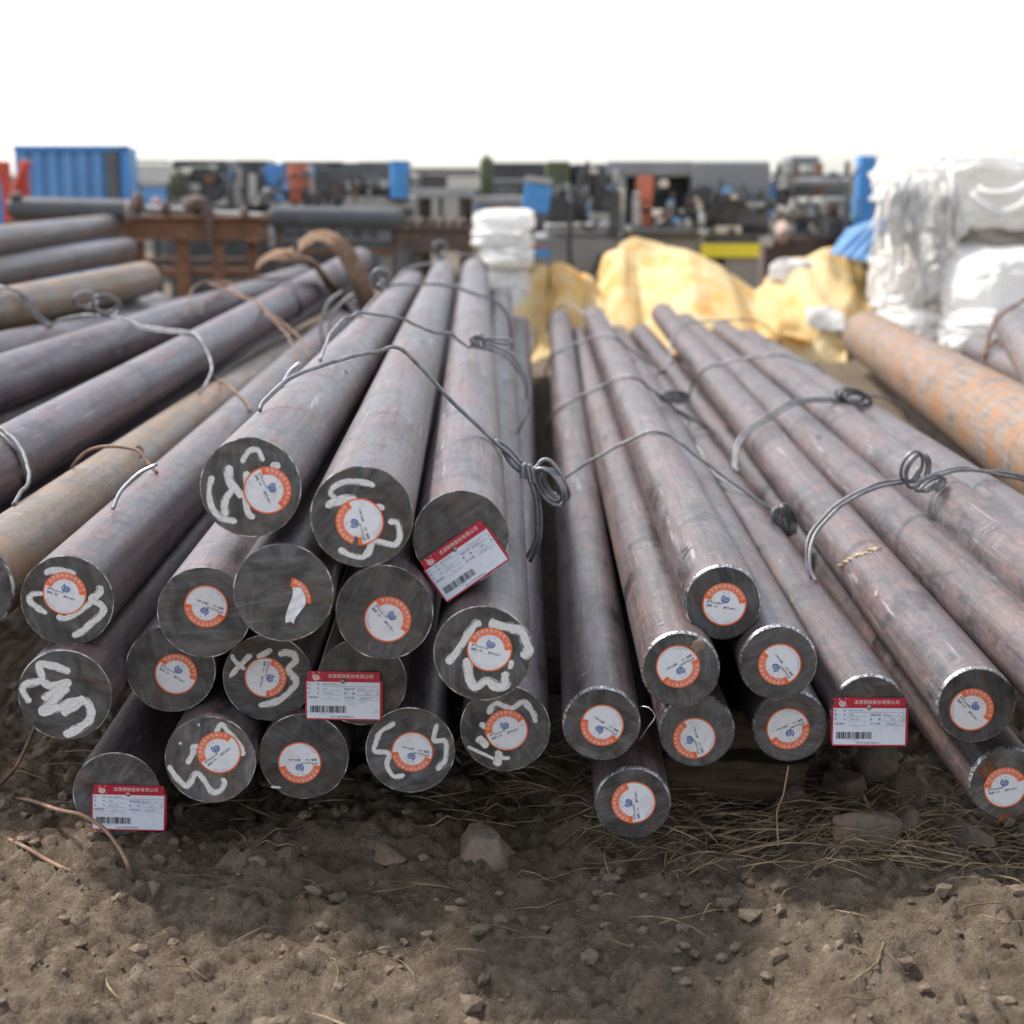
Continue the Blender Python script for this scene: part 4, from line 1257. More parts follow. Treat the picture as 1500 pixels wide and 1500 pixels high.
# pointed stone: tall wedge
o = rock('pale pointed stone at the front below the left bundle', p + Vector((0, .02, .005)), (.072, .05, .060), 5, M['rock'], (.1, .1, .2), cuts=6)
for v in o.data.vertices:
    k = max(0, v.co.z / .06); v.co.x *= (1 - .72 * min(1, k)); v.co.x -= .004 * k
RK = [('squarish brown stone on the straw below the right bundle', 1165, 1205, (.050, .040, .042), 12, 'rock_d'),
 ('broad dusty stone half sunk in front of the straw on the right', 1262, 1238, (.075, .05, .030), 23, 'rock'),
 ('rounded dark stone behind the squarish one', 1238, 1175, (.036, .03, .042), 31, 'rock_d'),
 ('dark stump-like stone in shadow left of the rightmost bar', 1335, 1180, (.045, .04, .038), 44, 'rock_d'),
 ('flat dusty stone right of the broad one', 1330, 1222, (.048, .04, .020), 52, 'rock'),
 ('small reddish stone in the dark under the gap', 818, 1183, (.016, .014, .011), 61, 'rock_d'),
 ('small pale stone at left of the pointed one', 565, 1262, (.04, .035, .012), 66, 'rock'),
 ('dark stone in shadow beyond the timber', 1290, 1150, (.05, .04, .05), 73, 'rock_d'),
 ('low brown stone under the rightmost bar', 1425, 1245, (.05, .045, .024), 79, 'rock_d')]
for lb, px, py, sz, sd_, mt in RK:
    rock(lb, on_ground(px, py) + Vector((0, sz[1] * .5, sz[2] * .45)), sz, sd_, M[mt], (0, 0, sd_ * .7))

def straw_mat(name, a, b):
    g = G(name); n1 = g.noise(g.co(rand=False), 30, 4, .6)
    return g.fin(g.ramp(n1, [(0.35, a), (0.65, b)]), .85, 0, None, .2)
M['straw'] = straw_mat('dry_straw', (.15, .105, .062), (.42, .32, .205))
rnd = random.Random(3)
mb = MB()
def blade(x, y, L, az, arch, r):
    pts = []
    bend = rnd.uniform(-.5, .5); z0 = gz(x, y)
    for k in range(5):
        t = k / 4
        a = az + bend * t
        px_, py_ = x + math.cos(a) * L * t, y + math.sin(a) * L * t
        pts.append(Vector((px_, py_, max(z0, gz(px_, py_)) + .003 + arch * math.sin(math.pi * min(1, t * .8 + .1)) )))
    vv, ff = tube_geo(pts, r, 3, taper=True); mb.add(vv, ff, True)
for k in range(900):
    if k < 440: x, y = rnd.gauss(.40, .13), rnd.gauss(2.34, .08)
    elif k < 580: x, y = rnd.gauss(.62, .14), rnd.gauss(2.32, .12)
    elif k < 740: x, y = rnd.uniform(-.12, .25), rnd.gauss(2.58, .12)
    else: x, y = rnd.uniform(-1.0, 1.0), rnd.uniform(1.75, 2.9)
    if y < 1.7: continue
    blade(x, y, rnd.uniform(.04, .16), rnd.gauss(0.15, .6) + (math.pi if rnd.random() < .5 else 0), rnd.uniform(.0, .025) * (1 if k < 740 else .4), rnd.choice((.0006, .0008, .0011, .0014, .0018)))
tag(mb.build('straw', M['straw']), 'dry straw litter scattered on the dirt before the bundles', 'straw', kind='stuff')
mb = MB()
for (a, b, c, dd) in (((1155, 1122), (1147, 1165), (1138, 1200), (1140, 1240)),):
    p0 = on_ground(1140, 1240)
    mb.tube(catmull([W(x, y, 2.30) for x, y in (a, (1150, 1150), b, (1139, 1185), c, dd)], .006), .0013, 5)
o = mb.build('straw_stalk', M['straw']); tag(o, 'single long bent straw stalk standing before the timber', 'stalk')
mb = MB()
mb.tube(catmull([on_ground(x, y) + Vector((0, 0, h)) for x, y, h in ((1030, 1240, .012), (1080, 1234, .02), (1140, 1222, .03), (1200, 1210, .03), (1260, 1206, .02))], .01), .0022, 5)
tag(mb.build('straw_stalk', M['straw']), 'thick pale straw stalk lying across the litter on the right', 'stalk')
mb = MB()
mb.tube(catmull([on_ground(x, y) + Vector((0, 0, h)) for x, y, h in ((1262, 1188, .03), (1290, 1228, .012), (1340, 1246, .01), (1420, 1242, .012), (1500, 1240, .02))], .01), .0024, 5)
tag(mb.build('straw_stalk', M['straw']), 'bent straw stalk lying over the broad dusty stone', 'stalk')

# crumbs of earth and small pebbles
rnd = random.Random(5)
mbp = MB()
ico = bmesh.new(); bmesh.ops.create_icosphere(ico, subdivisions=1, radius=1); ico.verts.index_update()
iv = [v.co.copy() for v in ico.verts]; iff = [[v.index for v in f.verts] for f in ico.faces]; ico.free()
for k in range(3600):
    x = rnd.uniform(-1.05, 1.05); y = 1.65 + 1.5 * rnd.random() ** 1.3
    s_ = .0014 + .013 * rnd.random() ** 7
    z = gz(x, y)
    sq = Vector((rnd.uniform(.7, 1.3), rnd.uniform(.7, 1.3), rnd.uniform(.5, .9)))
    a = rnd.random() * 6.28; ca, sa = math.cos(a), math.sin(a)
    vv = []
    for v in iv:
        q = v * (1 + rnd.uniform(-.28, .28))
        q = Vector((q.x * sq.x, q.y * sq.y, q.z * sq.z)) * s_
        vv.append(Vector((q.x * ca - q.y * sa + x, q.x * sa + q.y * ca + y, q.z + z + s_ * .3)))
    mbp.add(vv, iff, s_ < .004)
M['crumb'] = mat_rock('earth_crumbs', (.125, .093, .065), (.26, .205, .15))
tag(mbp.build('earth_crumbs', M['crumb']), 'crumbs of earth and small pebbles strewn over the dirt', 'pebbles', kind='stuff')

def ground_wire(label, pl, r, mat='wire_r', lift=.006, name='rusty_wire'):
    pts = [W(p[0], p[1], p[2]) if len(p) > 2 and p[2] > 1 else on_ground(p[0], p[1]) + Vector((0, 0, (p[2] if len(p) > 2 else lift))) for p in pl]
    mb = MB(); mb.tube(catmull(pts, .006), r, 8)
    tag(mb.build(name, M[mat], None), label, 'wire', 'rusty wires on the dirt')
ground_wire('short rusty wire sticking up from the dirt at left edge', [(-12, 1168, .01), (20, 1156, .03), (40, 1138, .05), (59, 1118, .075)], .0033)
ground_wire('long rusty wire curving before the lowest left bar', [(-10, 1178), (36, 1176), (85, 1186, 2.44), (120, 1194, 2.385), (150, 1212, 2.35), (172, 1238, 2.31), (186, 1264, 2.27), (194, 1290, .0)], .0031)
ground_wire('rusty wire half buried in the lower left corner', [(-10, 1224), (12, 1234), (40, 1248), (70, 1266), (110, 1280, .0)], .0032)

# ------------------------------------------------------------------ background machinery and yard
def pxm(Y): return (Y / CP) / FPX      # metres per pixel at that distance (close enough)
def shape(mb, s):
    k = s[0]
    if k == 'b':
        _, x0, y0, x1, y1, Y, th = s[:7]; bev = s[7] if len(s) > 7 else .006
        a = WY(x0, y0, Y)
        zb_ = gz((WY(x0, 400, Y)).x, Y) - .03 if y1 == 'g' else WY(x0, y1, Y).z
        b_ = WY(x1, y0, Y)
        mb.box(a.x, Y, zb_, b_.x, Y + th, a.z, bev)
    elif k == 'c':
        _, x0, y0, x1, y1, Y, r = s[:7]; Y2 = s[7] if len(s) > 7 else Y
        mb.cyl(WY(x0, y0, Y), WY(x1, y1, Y2), r * pxm(Y), n=20)
    elif k == 'd':      # disc facing the camera: wheel, motor end
        _, x, y, Y, r, th = s
        a = WY(x, y, Y); mb.cyl(a, a + Vector((0, th, 0)), r * pxm(Y), n=24)
    elif k == 't':
        _, pl, Y, r = s
        mb.tube(catmull([WY(x, y, Y) for x, y in pl], .02), r, 8)
    elif k == 's':      # rounded lump
        _, x, y, Y, rx, ry, rd, seed = s
        c = WY(x, y, Y); bm = bmesh.new(); bmesh.ops.create_icosphere(bm, subdivisions=3, radius=1)
        for v in bm.verts:
            f = 1 + .3 * mnoise.noise(v.co * 1.8 + Vector((seed, 0, 0)))
            v.co = Vector((v.co.x * rx * pxm(Y), v.co.y * rd, v.co.z * ry * pxm(Y))) * f + c
        mb.bm(bm, True)
def thing(name, label, cat, parts, group=None):
    tmp = []
    for nm, mt, shapes in parts:
        mb = MB()
        for s in shapes: shape(mb, s)
        tmp.append((nm, mt, mb))
    lo = Vector((min(v.x for _, _, m in tmp for v in m.v), min(v.y for _, _, m in tmp for v in m.v), min(v.z for _, _, m in tmp for v in m.v)))
    hi = Vector((max(v.x for _, _, m in tmp for v in m.v), max(v.y for _, _, m in tmp for v in m.v), 0))
    base = Vector(((lo.x + hi.x) / 2, (lo.y + hi.y) / 2, lo.z))
    root = empty(name, base); tag(root, label, cat, group)
    for nm, mt, mb in tmp:
        mb.v = [v - base for v in mb.v]
        mb.build(nm, M[mt], root)
    return root
M['m_grey'] = plain('machine_grey_paint', (.20, .208, .222), .5, 0, .12, 4, (.20, .19, .18))
M['m_dark'] = plain('dark_machine_paint', (.045, .05, .055), .5, 0, .35, 6, (.10, .085, .07))
M['m_mid'] = plain('mid_grey_metal', (.11, .114, .12), .5, .2, .25, 7)
M['m_light'] = plain('light_grey_steel', (.36, .36, .355), .5, .1, .2, 7, (.30, .26, .22))
M['m_blue'] = plain('blue_paint', (.05, .24, .58), .5, 0, .12, 3, (.16, .30, .50))
M['m_blue2'] = plain('pale_blue_paint', (.12, .30, .58), .5, 0, .12, 3, (.25, .36, .52))
M['m_orange'] = plain('salmon_orange_paint', (.55, .16, .085), .55, 0, .15, 6)
M['m_red'] = plain('red_paint', (.50, .055, .03), .5, 0, .2, 6)
M['m_yellow'] = plain('yellow_paint', (.66, .58, .03), .5, 0, .08, 5)
M['rust'] = plain('brown_rust', (.20, .10, .055), .85, 0, .35, 12, (.30, .15, .07), .5)
M['rust_d'] = plain('dark_brown_rust', (.12, .085, .07), .85, 0, .35, 12, (.20, .12, .08), .5)
M['rubber'] = plain('dark_roller_rubber', (.075, .08, .088), .45, 0, .25, 10)
M['cream'] = plain('cream_plastic', (.62, .58, .50), .6, 0, .15, 5)
M['green'] = plain('dark_green_paint', (.07, .085, .035), .5, 0, .2, 6)
M['pinkish'] = plain('pinkish_metal', (.48, .33, .28), .6, 0, .2, 6)
M['cable'] = plain('black_cable', (.03, .032, .035), .5, 0, .2, 20)

YC = 9.6
GC = 'rusty roller conveyor frames behind the bars'
thing('roller_conveyor', 'rusty brown conveyor frame with bearing blocks, left behind the far stack', 'conveyor', [
  ('rail', 'rust', [('b', 190, 320, 396, 348, YC, .02), ('b', 190, 317, 396, 321, YC - .05, .12), ('b', 190, 347, 396, 351.5, YC - .05, .12)]),
  ('leg', 'rust', [('b', 256, 352, 274, 'g', YC, .08)]), ('leg', 'rust', [('b', 311, 352, 325, 'g', YC, .08)]), ('leg', 'rust', [('b', 196, 352, 208, 'g', YC + .1, .08)]), ('leg', 'rust', [('b', 361, 352, 376, 'g', YC + .1, .08)]),
  ('cross_bar', 'rust', [('b', 205, 394, 370, 404, YC + .09, .05)]), ('cross_bar', 'rust_d', [('b', 205, 378, 370, 388, YC + .5, .05)]),
  ('bearing_block', 'rust_d', [('s', 203, 298, YC, 9, 16, .05, 1)]), ('bearing_block', 'rust_d', [('s', 243, 305, YC, 7, 11, .05, 2)]), ('bearing_block', 'pinkish', [('s', 228, 296, YC + .3, 7, 6, .05, 3)]),
  ('bearing_block', 'rust_d', [('s', 288, 300, YC, 17, 13, .07, 4)]), ('bearing_block', 'rust_d', [('s', 303, 311, YC, 9, 11, .06, 5)]), ('bearing_block', 'rust_d', [('s', 358, 314, YC, 7, 11, .05, 6)]), ('bearing_block', 'rust_d', [('s', 388, 321, YC, 8, 9, .05, 7)]),
  ('roller', 'm_light', [('c', 212, 307, 284, 310, YC + .12, 6)]), ('roller', 'm_light', [('c', 310, 313, 384, 318, YC + .12, 6)]),
  ('hanging_strap', 'rust_d', [('b', 302, 318, 311, 360, YC - .08, .02)])], GC)
thing('roller_conveyor', 'dark comb-topped conveyor frame left of the white bags', 'conveyor', [
  ('rail', 'rust_d', [('b', 580, 334, 694, 366, YC, .03), ('b', 578, 331, 695, 336, YC - .05, .12), ('b', 578, 365, 695, 369, YC - .05, .12)])] +
  [('bearing_block', 'rust_d', [('s', 588 + 15 * k, 325, YC, 6, 6, .05, 20 + k)]) for k in range(7)] +
  [('leg', 'm_light', [('b', 558, 368, 572, 'g', YC + .2, .06)]), ('leg', 'rust_d', [('b', 606, 369, 618, 'g', YC, .06)]), ('leg', 'rust_d', [('b', 640, 369, 652, 'g', YC, .06)]), ('leg', 'rust_d', [('b', 676, 369, 688, 'g', YC, .06)]),
   ('cross_bar', 'm_mid', [('b', 400, 350, 578, 366, YC + .15, .04)]), ('cross_bar', 'rust', [('b', 400, 366, 578, 372, YC + .12, .05)])] +
  [('slat', 'm_mid', [('b', 420 + 24 * k, 337, 434 + 24 * k, 352, YC + .22, .04)]) for k in range(6)], GC)
thing('roller', 'long dark roller with worn pale top, middle of the rusty conveyors', 'roller', [('drum', 'rubber', [('c', 402, 318, 583, 322, YC, 16)]), ('end_cap', 'm_mid', [('c', 397, 318, 402, 318, YC, 13)]), ('end_cap', 'm_mid', [('c', 583, 322, 588, 322, YC, 13)]), ('bracket', 'm_light', [('b', 392, 308, 400, 362, YC - .02, .05)]), ('cradle_post', 'rust_d', [('b', 404, 330, 412, 'g', YC + .02, .05)]), ('cradle_post', 'rust_d', [('b', 572, 330, 580, 'g', YC + .02, .05)])], 'long rollers on the conveyors')
thing('roller', 'long dark roller above the far left bars in front of the blue container', 'roller', [('drum', 'rubber', [('c', 20, 305, 186, 309, YC, 16)]), ('end_cap', 'm_mid', [('c', 14, 305, 20, 305, YC, 12)]), ('end_cap', 'pinkish', [('c', 186, 309, 191, 309, YC, 15)]), ('bearing_block', 'rust_d', [('s', 24, 287, YC, 9, 7, .05, 40)]), ('frame', 'rust', [('b', 8, 322, 194, 331, YC - .02, .08)]), ('leg', 'rust', [('b', 12, 331, 24, 'g', YC, .08)]), ('leg', 'rust', [('b', 176, 331, 190, 'g', YC, .08)])], 'long rollers on the conveyors')

# blue container, red machine, small panels
YB = 13.5
thing('shipping_container', 'blue ribbed container wall at the far left', 'container', [('wall', 'm_blue2', [('b', 20, 216, 186, 'g', YB, .35, .01)])] +
  [('rib', 'm_blue2', [('b', 28 + 22 * k, 222, 37 + 22 * k, 'g', YB - .035, .03)]) for k in range(7)] + [('corner_post', 'm_blue', [('b', 176, 214, 187, 'g', YB - .05, .05)]), ('grey_door_strip', 'm_mid', [('b', 154, 222, 172, 'g', YB - .045, .045)]), ('top_rail', 'm_blue', [('b', 18, 213, 188, 221, YB - .05, .06)])])
thing('red_lifting_frame', 'red steel braces crossing at the left picture edge', 'frame', [('brace', 'm_red', [('c', -6, 236, 18, 300, 11.5, 5)]), ('brace', 'm_red', [('c', 40, 236, 14, 300, 11.6, 6)]), ('post', 'm_red', [('b', 0, 236, 9, 'g', 11.7, .1)]), ('post', 'm_red', [('b', 26, 236, 36, 'g', 11.7, .1)]), ('panel', 'm_blue', [('b', -30, 240, 2, 'g', 12.0, .06)])])
thing('sheet_panel', 'small pale blue panel leaning behind the bearing blocks', 'panel', [('sheet', 'm_blue2', [('b', 206, 272, 242, 304, 11.0, .03)]), ('rim', 'm_light', [('b', 205, 269, 243, 273, 10.98, .06)]), ('stay', 'm_mid', [('b', 220, 300, 226, 'g', 11.05, .2)])])

# left saw machine
YS = 12.0
LBS = thing('band_saw', 'dark band saw machine behind the rusty conveyor on the left', 'machine', [
  ('base', 'm_dark', [('b', 246, 300, 500, 'g', YS, .8)]), ('motor', 'green', [('c', 254, 268, 322, 262, YS - .1, 20)]), ('motor', 'm_dark', [('d', 300, 272, YS - .25, 26, .2)]), ('cowling', 'm_dark', [('b', 250, 234, 332, 262, YS, .5, .03)]),
  ('column', 'm_light', [('c', 349, 246, 349, 310, YS - .2, 6)]), ('column', 'cream', [('c', 370, 254, 370, 302, YS - .2, 5)]), ('vise', 'm_mid', [('b', 336, 258, 345, 302, YS, .2)]), ('vise', 'm_mid', [('b', 358, 284, 388, 312, YS, .3)]),
  ('control_box', 'm_blue', [('b', 389, 240, 412, 276, YS - .1, .25)]), ('hose_fitting', 'm_light', [('s', 398, 280, YS - .15, 12, 5, .06, 51)]),
  ('cylinder', 'm_orange', [('c', 435, 240, 435, 276, YS - .1, 13)]), ('cylinder', 'm_orange', [('c', 433, 276, 433, 306, YS - .1, 8)]), ('lever', 'pinkish', [('c', 452, 240, 458, 282, YS - .15, 4)]),
  ('wheel', 'm_dark', [('d', 493, 282, YS - .2, 17, .1)]), ('wheel_rim', 'rust_d', [('d', 493, 282, YS - .215, 10, .02)]), ('frame', 'm_mid', [('b', 412, 236, 500, 244, YS + .2, .2)]), ('bracket', 'm_mid', [('b', 443, 284, 470, 306, YS, .2)]), ('fitting', 'm_orange', [('b', 476, 272, 484, 296, YS, .1)])])
WBN = thing('work_bench', 'pale bench with dark clamps and blue drum behind the dark roller', 'bench', [
  ('top', 'm_light', [('b', 506, 288, 604, 306, 11.4, .6)]), ('leg', 'm_mid', [('b', 512, 306, 520, 'g', 11.5, .06)]), ('leg', 'm_mid', [('b', 590, 306, 598, 'g', 11.5, .06)]), ('clamp', 'm_dark', [('b', 506, 268, 570, 287, 11.5, .3)]), ('clamp', 'm_mid', [('c', 516, 272, 562, 270, 11.45, 6)]), ('hand_wheel', 'm_dark', [('d', 574, 282, 11.35, 11, .08)]), ('back_panel', 'm_mid', [('b', 480, 238, 575, 268, 12.2, .1)])])
thing('drum', 'bright blue plastic drum on the pale bench', 'drum', [('body', 'm_blue', [('c', 585, 238, 585, 290, 11.3, 13)]), ('lid', 'm_blue', [('c', 585, 235, 585, 239, 11.3, 14)]), ('hoop', 'm_blue2', [('c', 585, 262, 585, 265, 11.3, 13.6)])])
thing('steel_rack', 'grey beam rack with a cream box on it, left of the white bags', 'rack', [
  ('beam', 'm_light', [('b', 598, 277, 696, 290, 12.2, .2)]), ('post', 'm_mid', [('b', 598, 290, 606, 'g', 12.3, .08)]), ('post', 'm_mid', [('b', 642, 290, 649, 'g', 12.3, .08)]), ('post', 'm_mid', [('b', 672, 290, 679, 'g', 12.3, .08)]), ('brace', 'm_mid', [('c', 600, 286, 622, 250, 12.35, 3)]),
  ('box', 'cream', [('b', 655, 260, 702, 277, 12.2, .25)])])
thing('gas_bottle', 'dark green gas bottle beside the cream box', 'bottle', [('body', 'green', [('c', 713, 238, 713, 'g' if False else 300, 12.6, 10)]), ('shoulder', 'green', [('s', 713, 238, 12.6, 10, 8, .05, 60)]), ('valve', 'm_mid', [('c', 713, 226, 713, 234, 12.6, 3)])])
thing('rail_table', 'low grey blue rail table behind the white bags', 'table', [('rail', 'm_light', [('b', 694, 288, 776, 300, 12.0, .3)]), ('apron', 'm_blue2', [('b', 696, 300, 774, 312, 12.05, .2)]), ('leg', 'm_mid', [('b', 700, 312, 708, 'g', 12.1, .08)]), ('leg', 'm_mid', [('b', 762, 312, 770, 'g', 12.1, .08)]), ('rust_plate', 'rust', [('b', 716, 300, 752, 309, 12.0, .04)])])
YK = 15.0
thing('lathe', 'long dark lathe behind the left saw, between orange cylinder and pale bench', 'machine', [('bed', 'm_mid', [('b', 330, 282, 520, 'g', YK, .7)]), ('head_stock', 'm_dark', [('b', 334, 234, 392, 282, YK, .6, .03)]), ('chuck', 'm_mid', [('c', 392, 258, 402, 258, YK + .2, 16)]), ('splash_guard', 'm_mid', [('b', 404, 240, 500, 276, YK + .5, .05)]), ('tail_stock', 'm_dark', [('b', 470, 246, 512, 282, YK, .4, .03)]), ('lamp_arm', 'm_light', [('c', 420, 276, 432, 244, YK, 2)]), ('tray', 'm_dark', [('b', 334, 276, 520, 282, YK - .1, .9)])])
thing('control_cabinet', 'grey double control cabinet behind the pale bench', 'cabinet', [('case', 'm_grey', [('b', 524, 236, 598, 'g', YK + .3, .5, .015)]), ('door', 'm_grey', [('b', 527, 239, 559, 300, YK + .28, .02)]), ('door', 'm_grey', [('b', 562, 239, 595, 300, YK + .28, .02)]), ('vent', 'm_dark', [('b', 532, 244, 554, 252, YK + .27, .01)]), ('vent', 'm_dark', [('b', 567, 244, 590, 252, YK + .27, .01)])])
thing('steel_plate_stack', 'stack of dark steel plates behind the grey beam rack', 'stack', [('plate', 'rust_d' if k % 2 else 'm_mid', [('b', 604 + (k * 7) % 11, 246 + 9 * k, 700 + (k * 5) % 9, 254 + 9 * k, YK + .5, .8)]) for k in range(5)] + [('bearer', 'wood', [('b', 612, 291, 626, 'g', YK + .5, .8)]), ('bearer', 'wood', [('b', 676, 291, 690, 'g', YK + .5, .8)])])
thing('parts_cabinet', 'dark cabinet with pale shelf edge left of the blue tray', 'cabinet', [('case', 'm_dark', [('b', 722, 238, 800, 'g', YK, .5, .015)]), ('shelf_edge', 'm_light', [('b', 722, 262, 800, 267, YK - .02, .03)]), ('door', 'm_mid', [('b', 726, 270, 760, 330, YK - .02, .02)]), ('door', 'm_mid', [('b', 763, 270, 797, 330, YK - .02, .02)])])
thing('tool_cart', 'pale cart with dark wheels between blue container and left saw', 'cart', [('box', 'cream', [('b', 190, 240, 250, 268, YK, .5, .015)]), ('handle', 'm_dark', [('c', 190, 236, 250, 236, YK, 2)]), ('frame', 'm_dark', [('b', 192, 268, 248, 300, YK, .5)]), ('wheel', 'm_dark', [('d', 200, 304, YK - .05, 10, .08)]), ('wheel', 'm_dark', [('d', 240, 304, YK - .05, 10, .08)]), ('leg', 'm_mid', [('b', 196, 300, 204, 'g', YK + .2, .1)]), ('leg', 'm_mid', [('b', 236, 300, 244, 'g', YK + .2, .1)])])
thing('upright_drill', 'dark upright drill standing behind the right rack', 'machine', [('column', 'm_dark', [('b', 1168, 232, 1190, 'g', YK + .3, .2, .02)]), ('head', 'm_grey', [('b', 1158, 228, 1202, 258, YK, .5, .03)]), ('table', 'm_mid', [('b', 1150, 300, 1210, 308, YK, .4)]), ('base', 'm_dark', [('b', 1150, 340, 1214, 'g', YK - .1, .6)])])
thing('crate_stack', 'stack of brown crates between blue post and white sacks', 'crates', [('crate', 'wood', [('b', 1290, 262 + 34 * k, 1344, 294 + 34 * k, YK - 1.0, .5, .01)]) for k in range(4)] + [('crate', 'rust_d', [('b', 1288, 398, 1350, 'g', YK - 1.0, .6, .01)])])
# tilted blue tray
root = thing('blue_tray', 'tilted bright blue tray with pale rim at the corner of grey machine', 'tray', [('tray', 'm_blue', [('b', 757, 268, 797, 310, 10.7, .10, .01)]), ('rim', 'm_light', [('b', 757, 259, 797, 267, 10.68, .13)]), ('arm', 'm_mid', [('b', 776, 311, 782, 350, 10.8, .05)])])
root.rotation_euler = (0, math.radians(9), 0)

# grey saw in the middle
YM = 10.9
GBS = thing('grey_band_saw', 'big grey band saw with black motor and yellow strip behind the tarp', 'machine', [
  ('base', 'm_grey', [('b', 776, 348, 1026, 'g', YM, 1.0, .015)]), ('base_top', 'm_light', [('b', 800, 330, 905, 346, YM + .1, .5, .01)]), ('blue_label', 'm_blue', [('b', 778, 365, 806, 376.5, YM - .006, .005, .001)]), ('orange_line', 'm_orange', [('b', 778, 359, 802, 361, YM - .006, .005, .001)]),
  ('motor', 'm_dark', [('c', 806, 300, 862, 298, YM + .1, 26)]), ('motor_cap', 'm_dark', [('b', 800, 286, 846, 328, YM - .02, .2, .03)]), ('gear_box', 'green', [('b', 800, 236, 836, 280, YM + .1, .3, .02)]), ('gear_box', 'm_dark', [('b', 836, 240, 868, 290, YM + .2, .3, .03)]), ('cover_plate', 'm_mid', [('b', 868, 240, 898, 312, YM + .3, .1, .02)]),
  ('guide_column', 'm_dark', [('b', 894, 280, 909, 349, YM - .05, .1)]), ('guide_rod', 'm_light', [('c', 902, 246, 902, 280, YM, 4)]), ('guide_cap', 'cream', [('b', 909, 276, 916, 312, YM, .06)]),
  ('vise_cylinder', 'm_light', [('c', 932, 288, 932, 330, YM - .05, 6.5)]), ('cylinder_cap', 'm_light', [('s', 933, 284, YM - .05, 6, 3, .03, 70)]),
  ('orange_column', 'm_orange', [('b', 934, 258, 957, 294, YM + .1, .2)]), ('orange_column', 'm_orange', [('b', 941, 296, 956, 306, YM + .1, .2)]), ('orange_column', 'm_orange', [('b', 941, 312, 957, 332, YM + .1, .2)]),
  ('back_housing', 'm_dark', [('b', 916, 250, 1130, 345, YM + .5, .5, .02)]), ('head_beam', 'm_grey', [('b', 890, 236, 1128, 259, YM + .15, .4, .02)]), ('head_cover', 'm_grey', [('b', 1014, 237, 1130, 288, YM + .1, .3, .03)]), ('side_panel', 'm_mid', [('b', 1044, 288, 1128, 332, YM + .2, .2, .02)]),
  ('saw_wheel', 'm_dark', [('d', 1030, 300, YM + .05, 26, .15)]), ('saw_wheel_hub', 'cream', [('b', 1020, 288, 1030, 318, YM, .05)]), ('hose_fittings', 'm_light', [('s', 1006, 330, YM - .05, 5, 12, .05, 75), ('s', 1028, 322, YM - .08, 5, 10, .05, 77), ('s', 1030, 340, YM - .08, 8, 7, .05, 79), ('s', 982, 300, YM, 5, 5, .04, 81)]), ('round_knob', 'm_light', [('s', 920, 335, YM - .1, 6, 6, .03, 85)]), ('round_knob', 'm_blue2', [('s', 983, 297, YM - .02, 5, 5, .03, 86)]),
  ('post', 'm_mid', [('b', 978, 298, 990, 332, YM, .08)]), ('table', 'm_mid', [('b', 916, 333, 1046, 342, YM - .1, .4)]), ('table_edge', 'm_dark', [('b', 916, 342, 1046, 349, YM - .08, .3)]),
  ('clamp_plate', 'cream', [('b', 1048, 331, 1086, 342, YM, .1)]), ('clamp_bed', 'm_dark', [('b', 1040, 342, 1112, 356, YM, .4)]), ('arm', 'm_dark', [('c', 1080, 292, 1136, 300, YM - .02, 8)]), ('arm_plate', 'cream', [('b', 1072, 284, 1100, 292, YM - .03, .06)]), ('arm_tube', 'm_light', [('c', 1094, 300, 1120, 300, YM - .06, 3)]),
  ('yellow_strip', 'm_yellow', [('b', 1027, 357, 1113, 377, YM - .04, .04, .003)]), ('end_leg', 'm_grey', [('b', 1062, 378, 1111, 'g', YM, .5)]), ('inner_leg', 'm_dark', [('b', 1026, 376, 1062, 'g', YM + .15, .3)]),
  ('corner_foot', 'm_light', [('b', 1110, 348, 1134, 362, YM, .2, .02)]), ('power_cable', 'cable', [('t', [(862, 236), (852, 262), (842, 290), (836, 320), (834, 352), (835, 378), (840, 398), (852, 409), (866, 402), (876, 384), (880, 372)], YM - .12, .016)])])
def clutter(root, x0, x1, y0, y1, Y, n, seed):
    rnd = random.Random(seed)
    for k in range(n):
        mb = MB(); x, y = rnd.uniform(x0, x1), rnd.uniform(y0, y1); r = rnd.uniform(2, 6)
        mt = rnd.choice(('m_light', 'm_dark', 'm_dark', 'm_mid', 'cream', 'm_dark', 'rust', 'm_light', 'm_blue2'))
        t = rnd.random()
        if t < .35: shape(mb, ('c', x, y - r * 2, x + rnd.uniform(-2, 2), y + r * 2, Y, r * .5)); nm = 'rod'
        elif t < .6: shape(mb, ('b', x - r * 1.6, y - r, x + r * 1.6, y + r, Y, .08)); nm = 'fitting'
        elif t < .8: shape(mb, ('d', x, y, Y, r, .06)); nm = 'knob'
        else: shape(mb, ('t', [(x - 14, y - 10), (x - 6, y + 8), (x + 6, y + 10), (x + 14, y - 6)], Y, .012)); nm, mt = 'hose', 'cable'
        mb.v = [v - root.location for v in mb.v]
        mb.build(nm, M[mt], root)
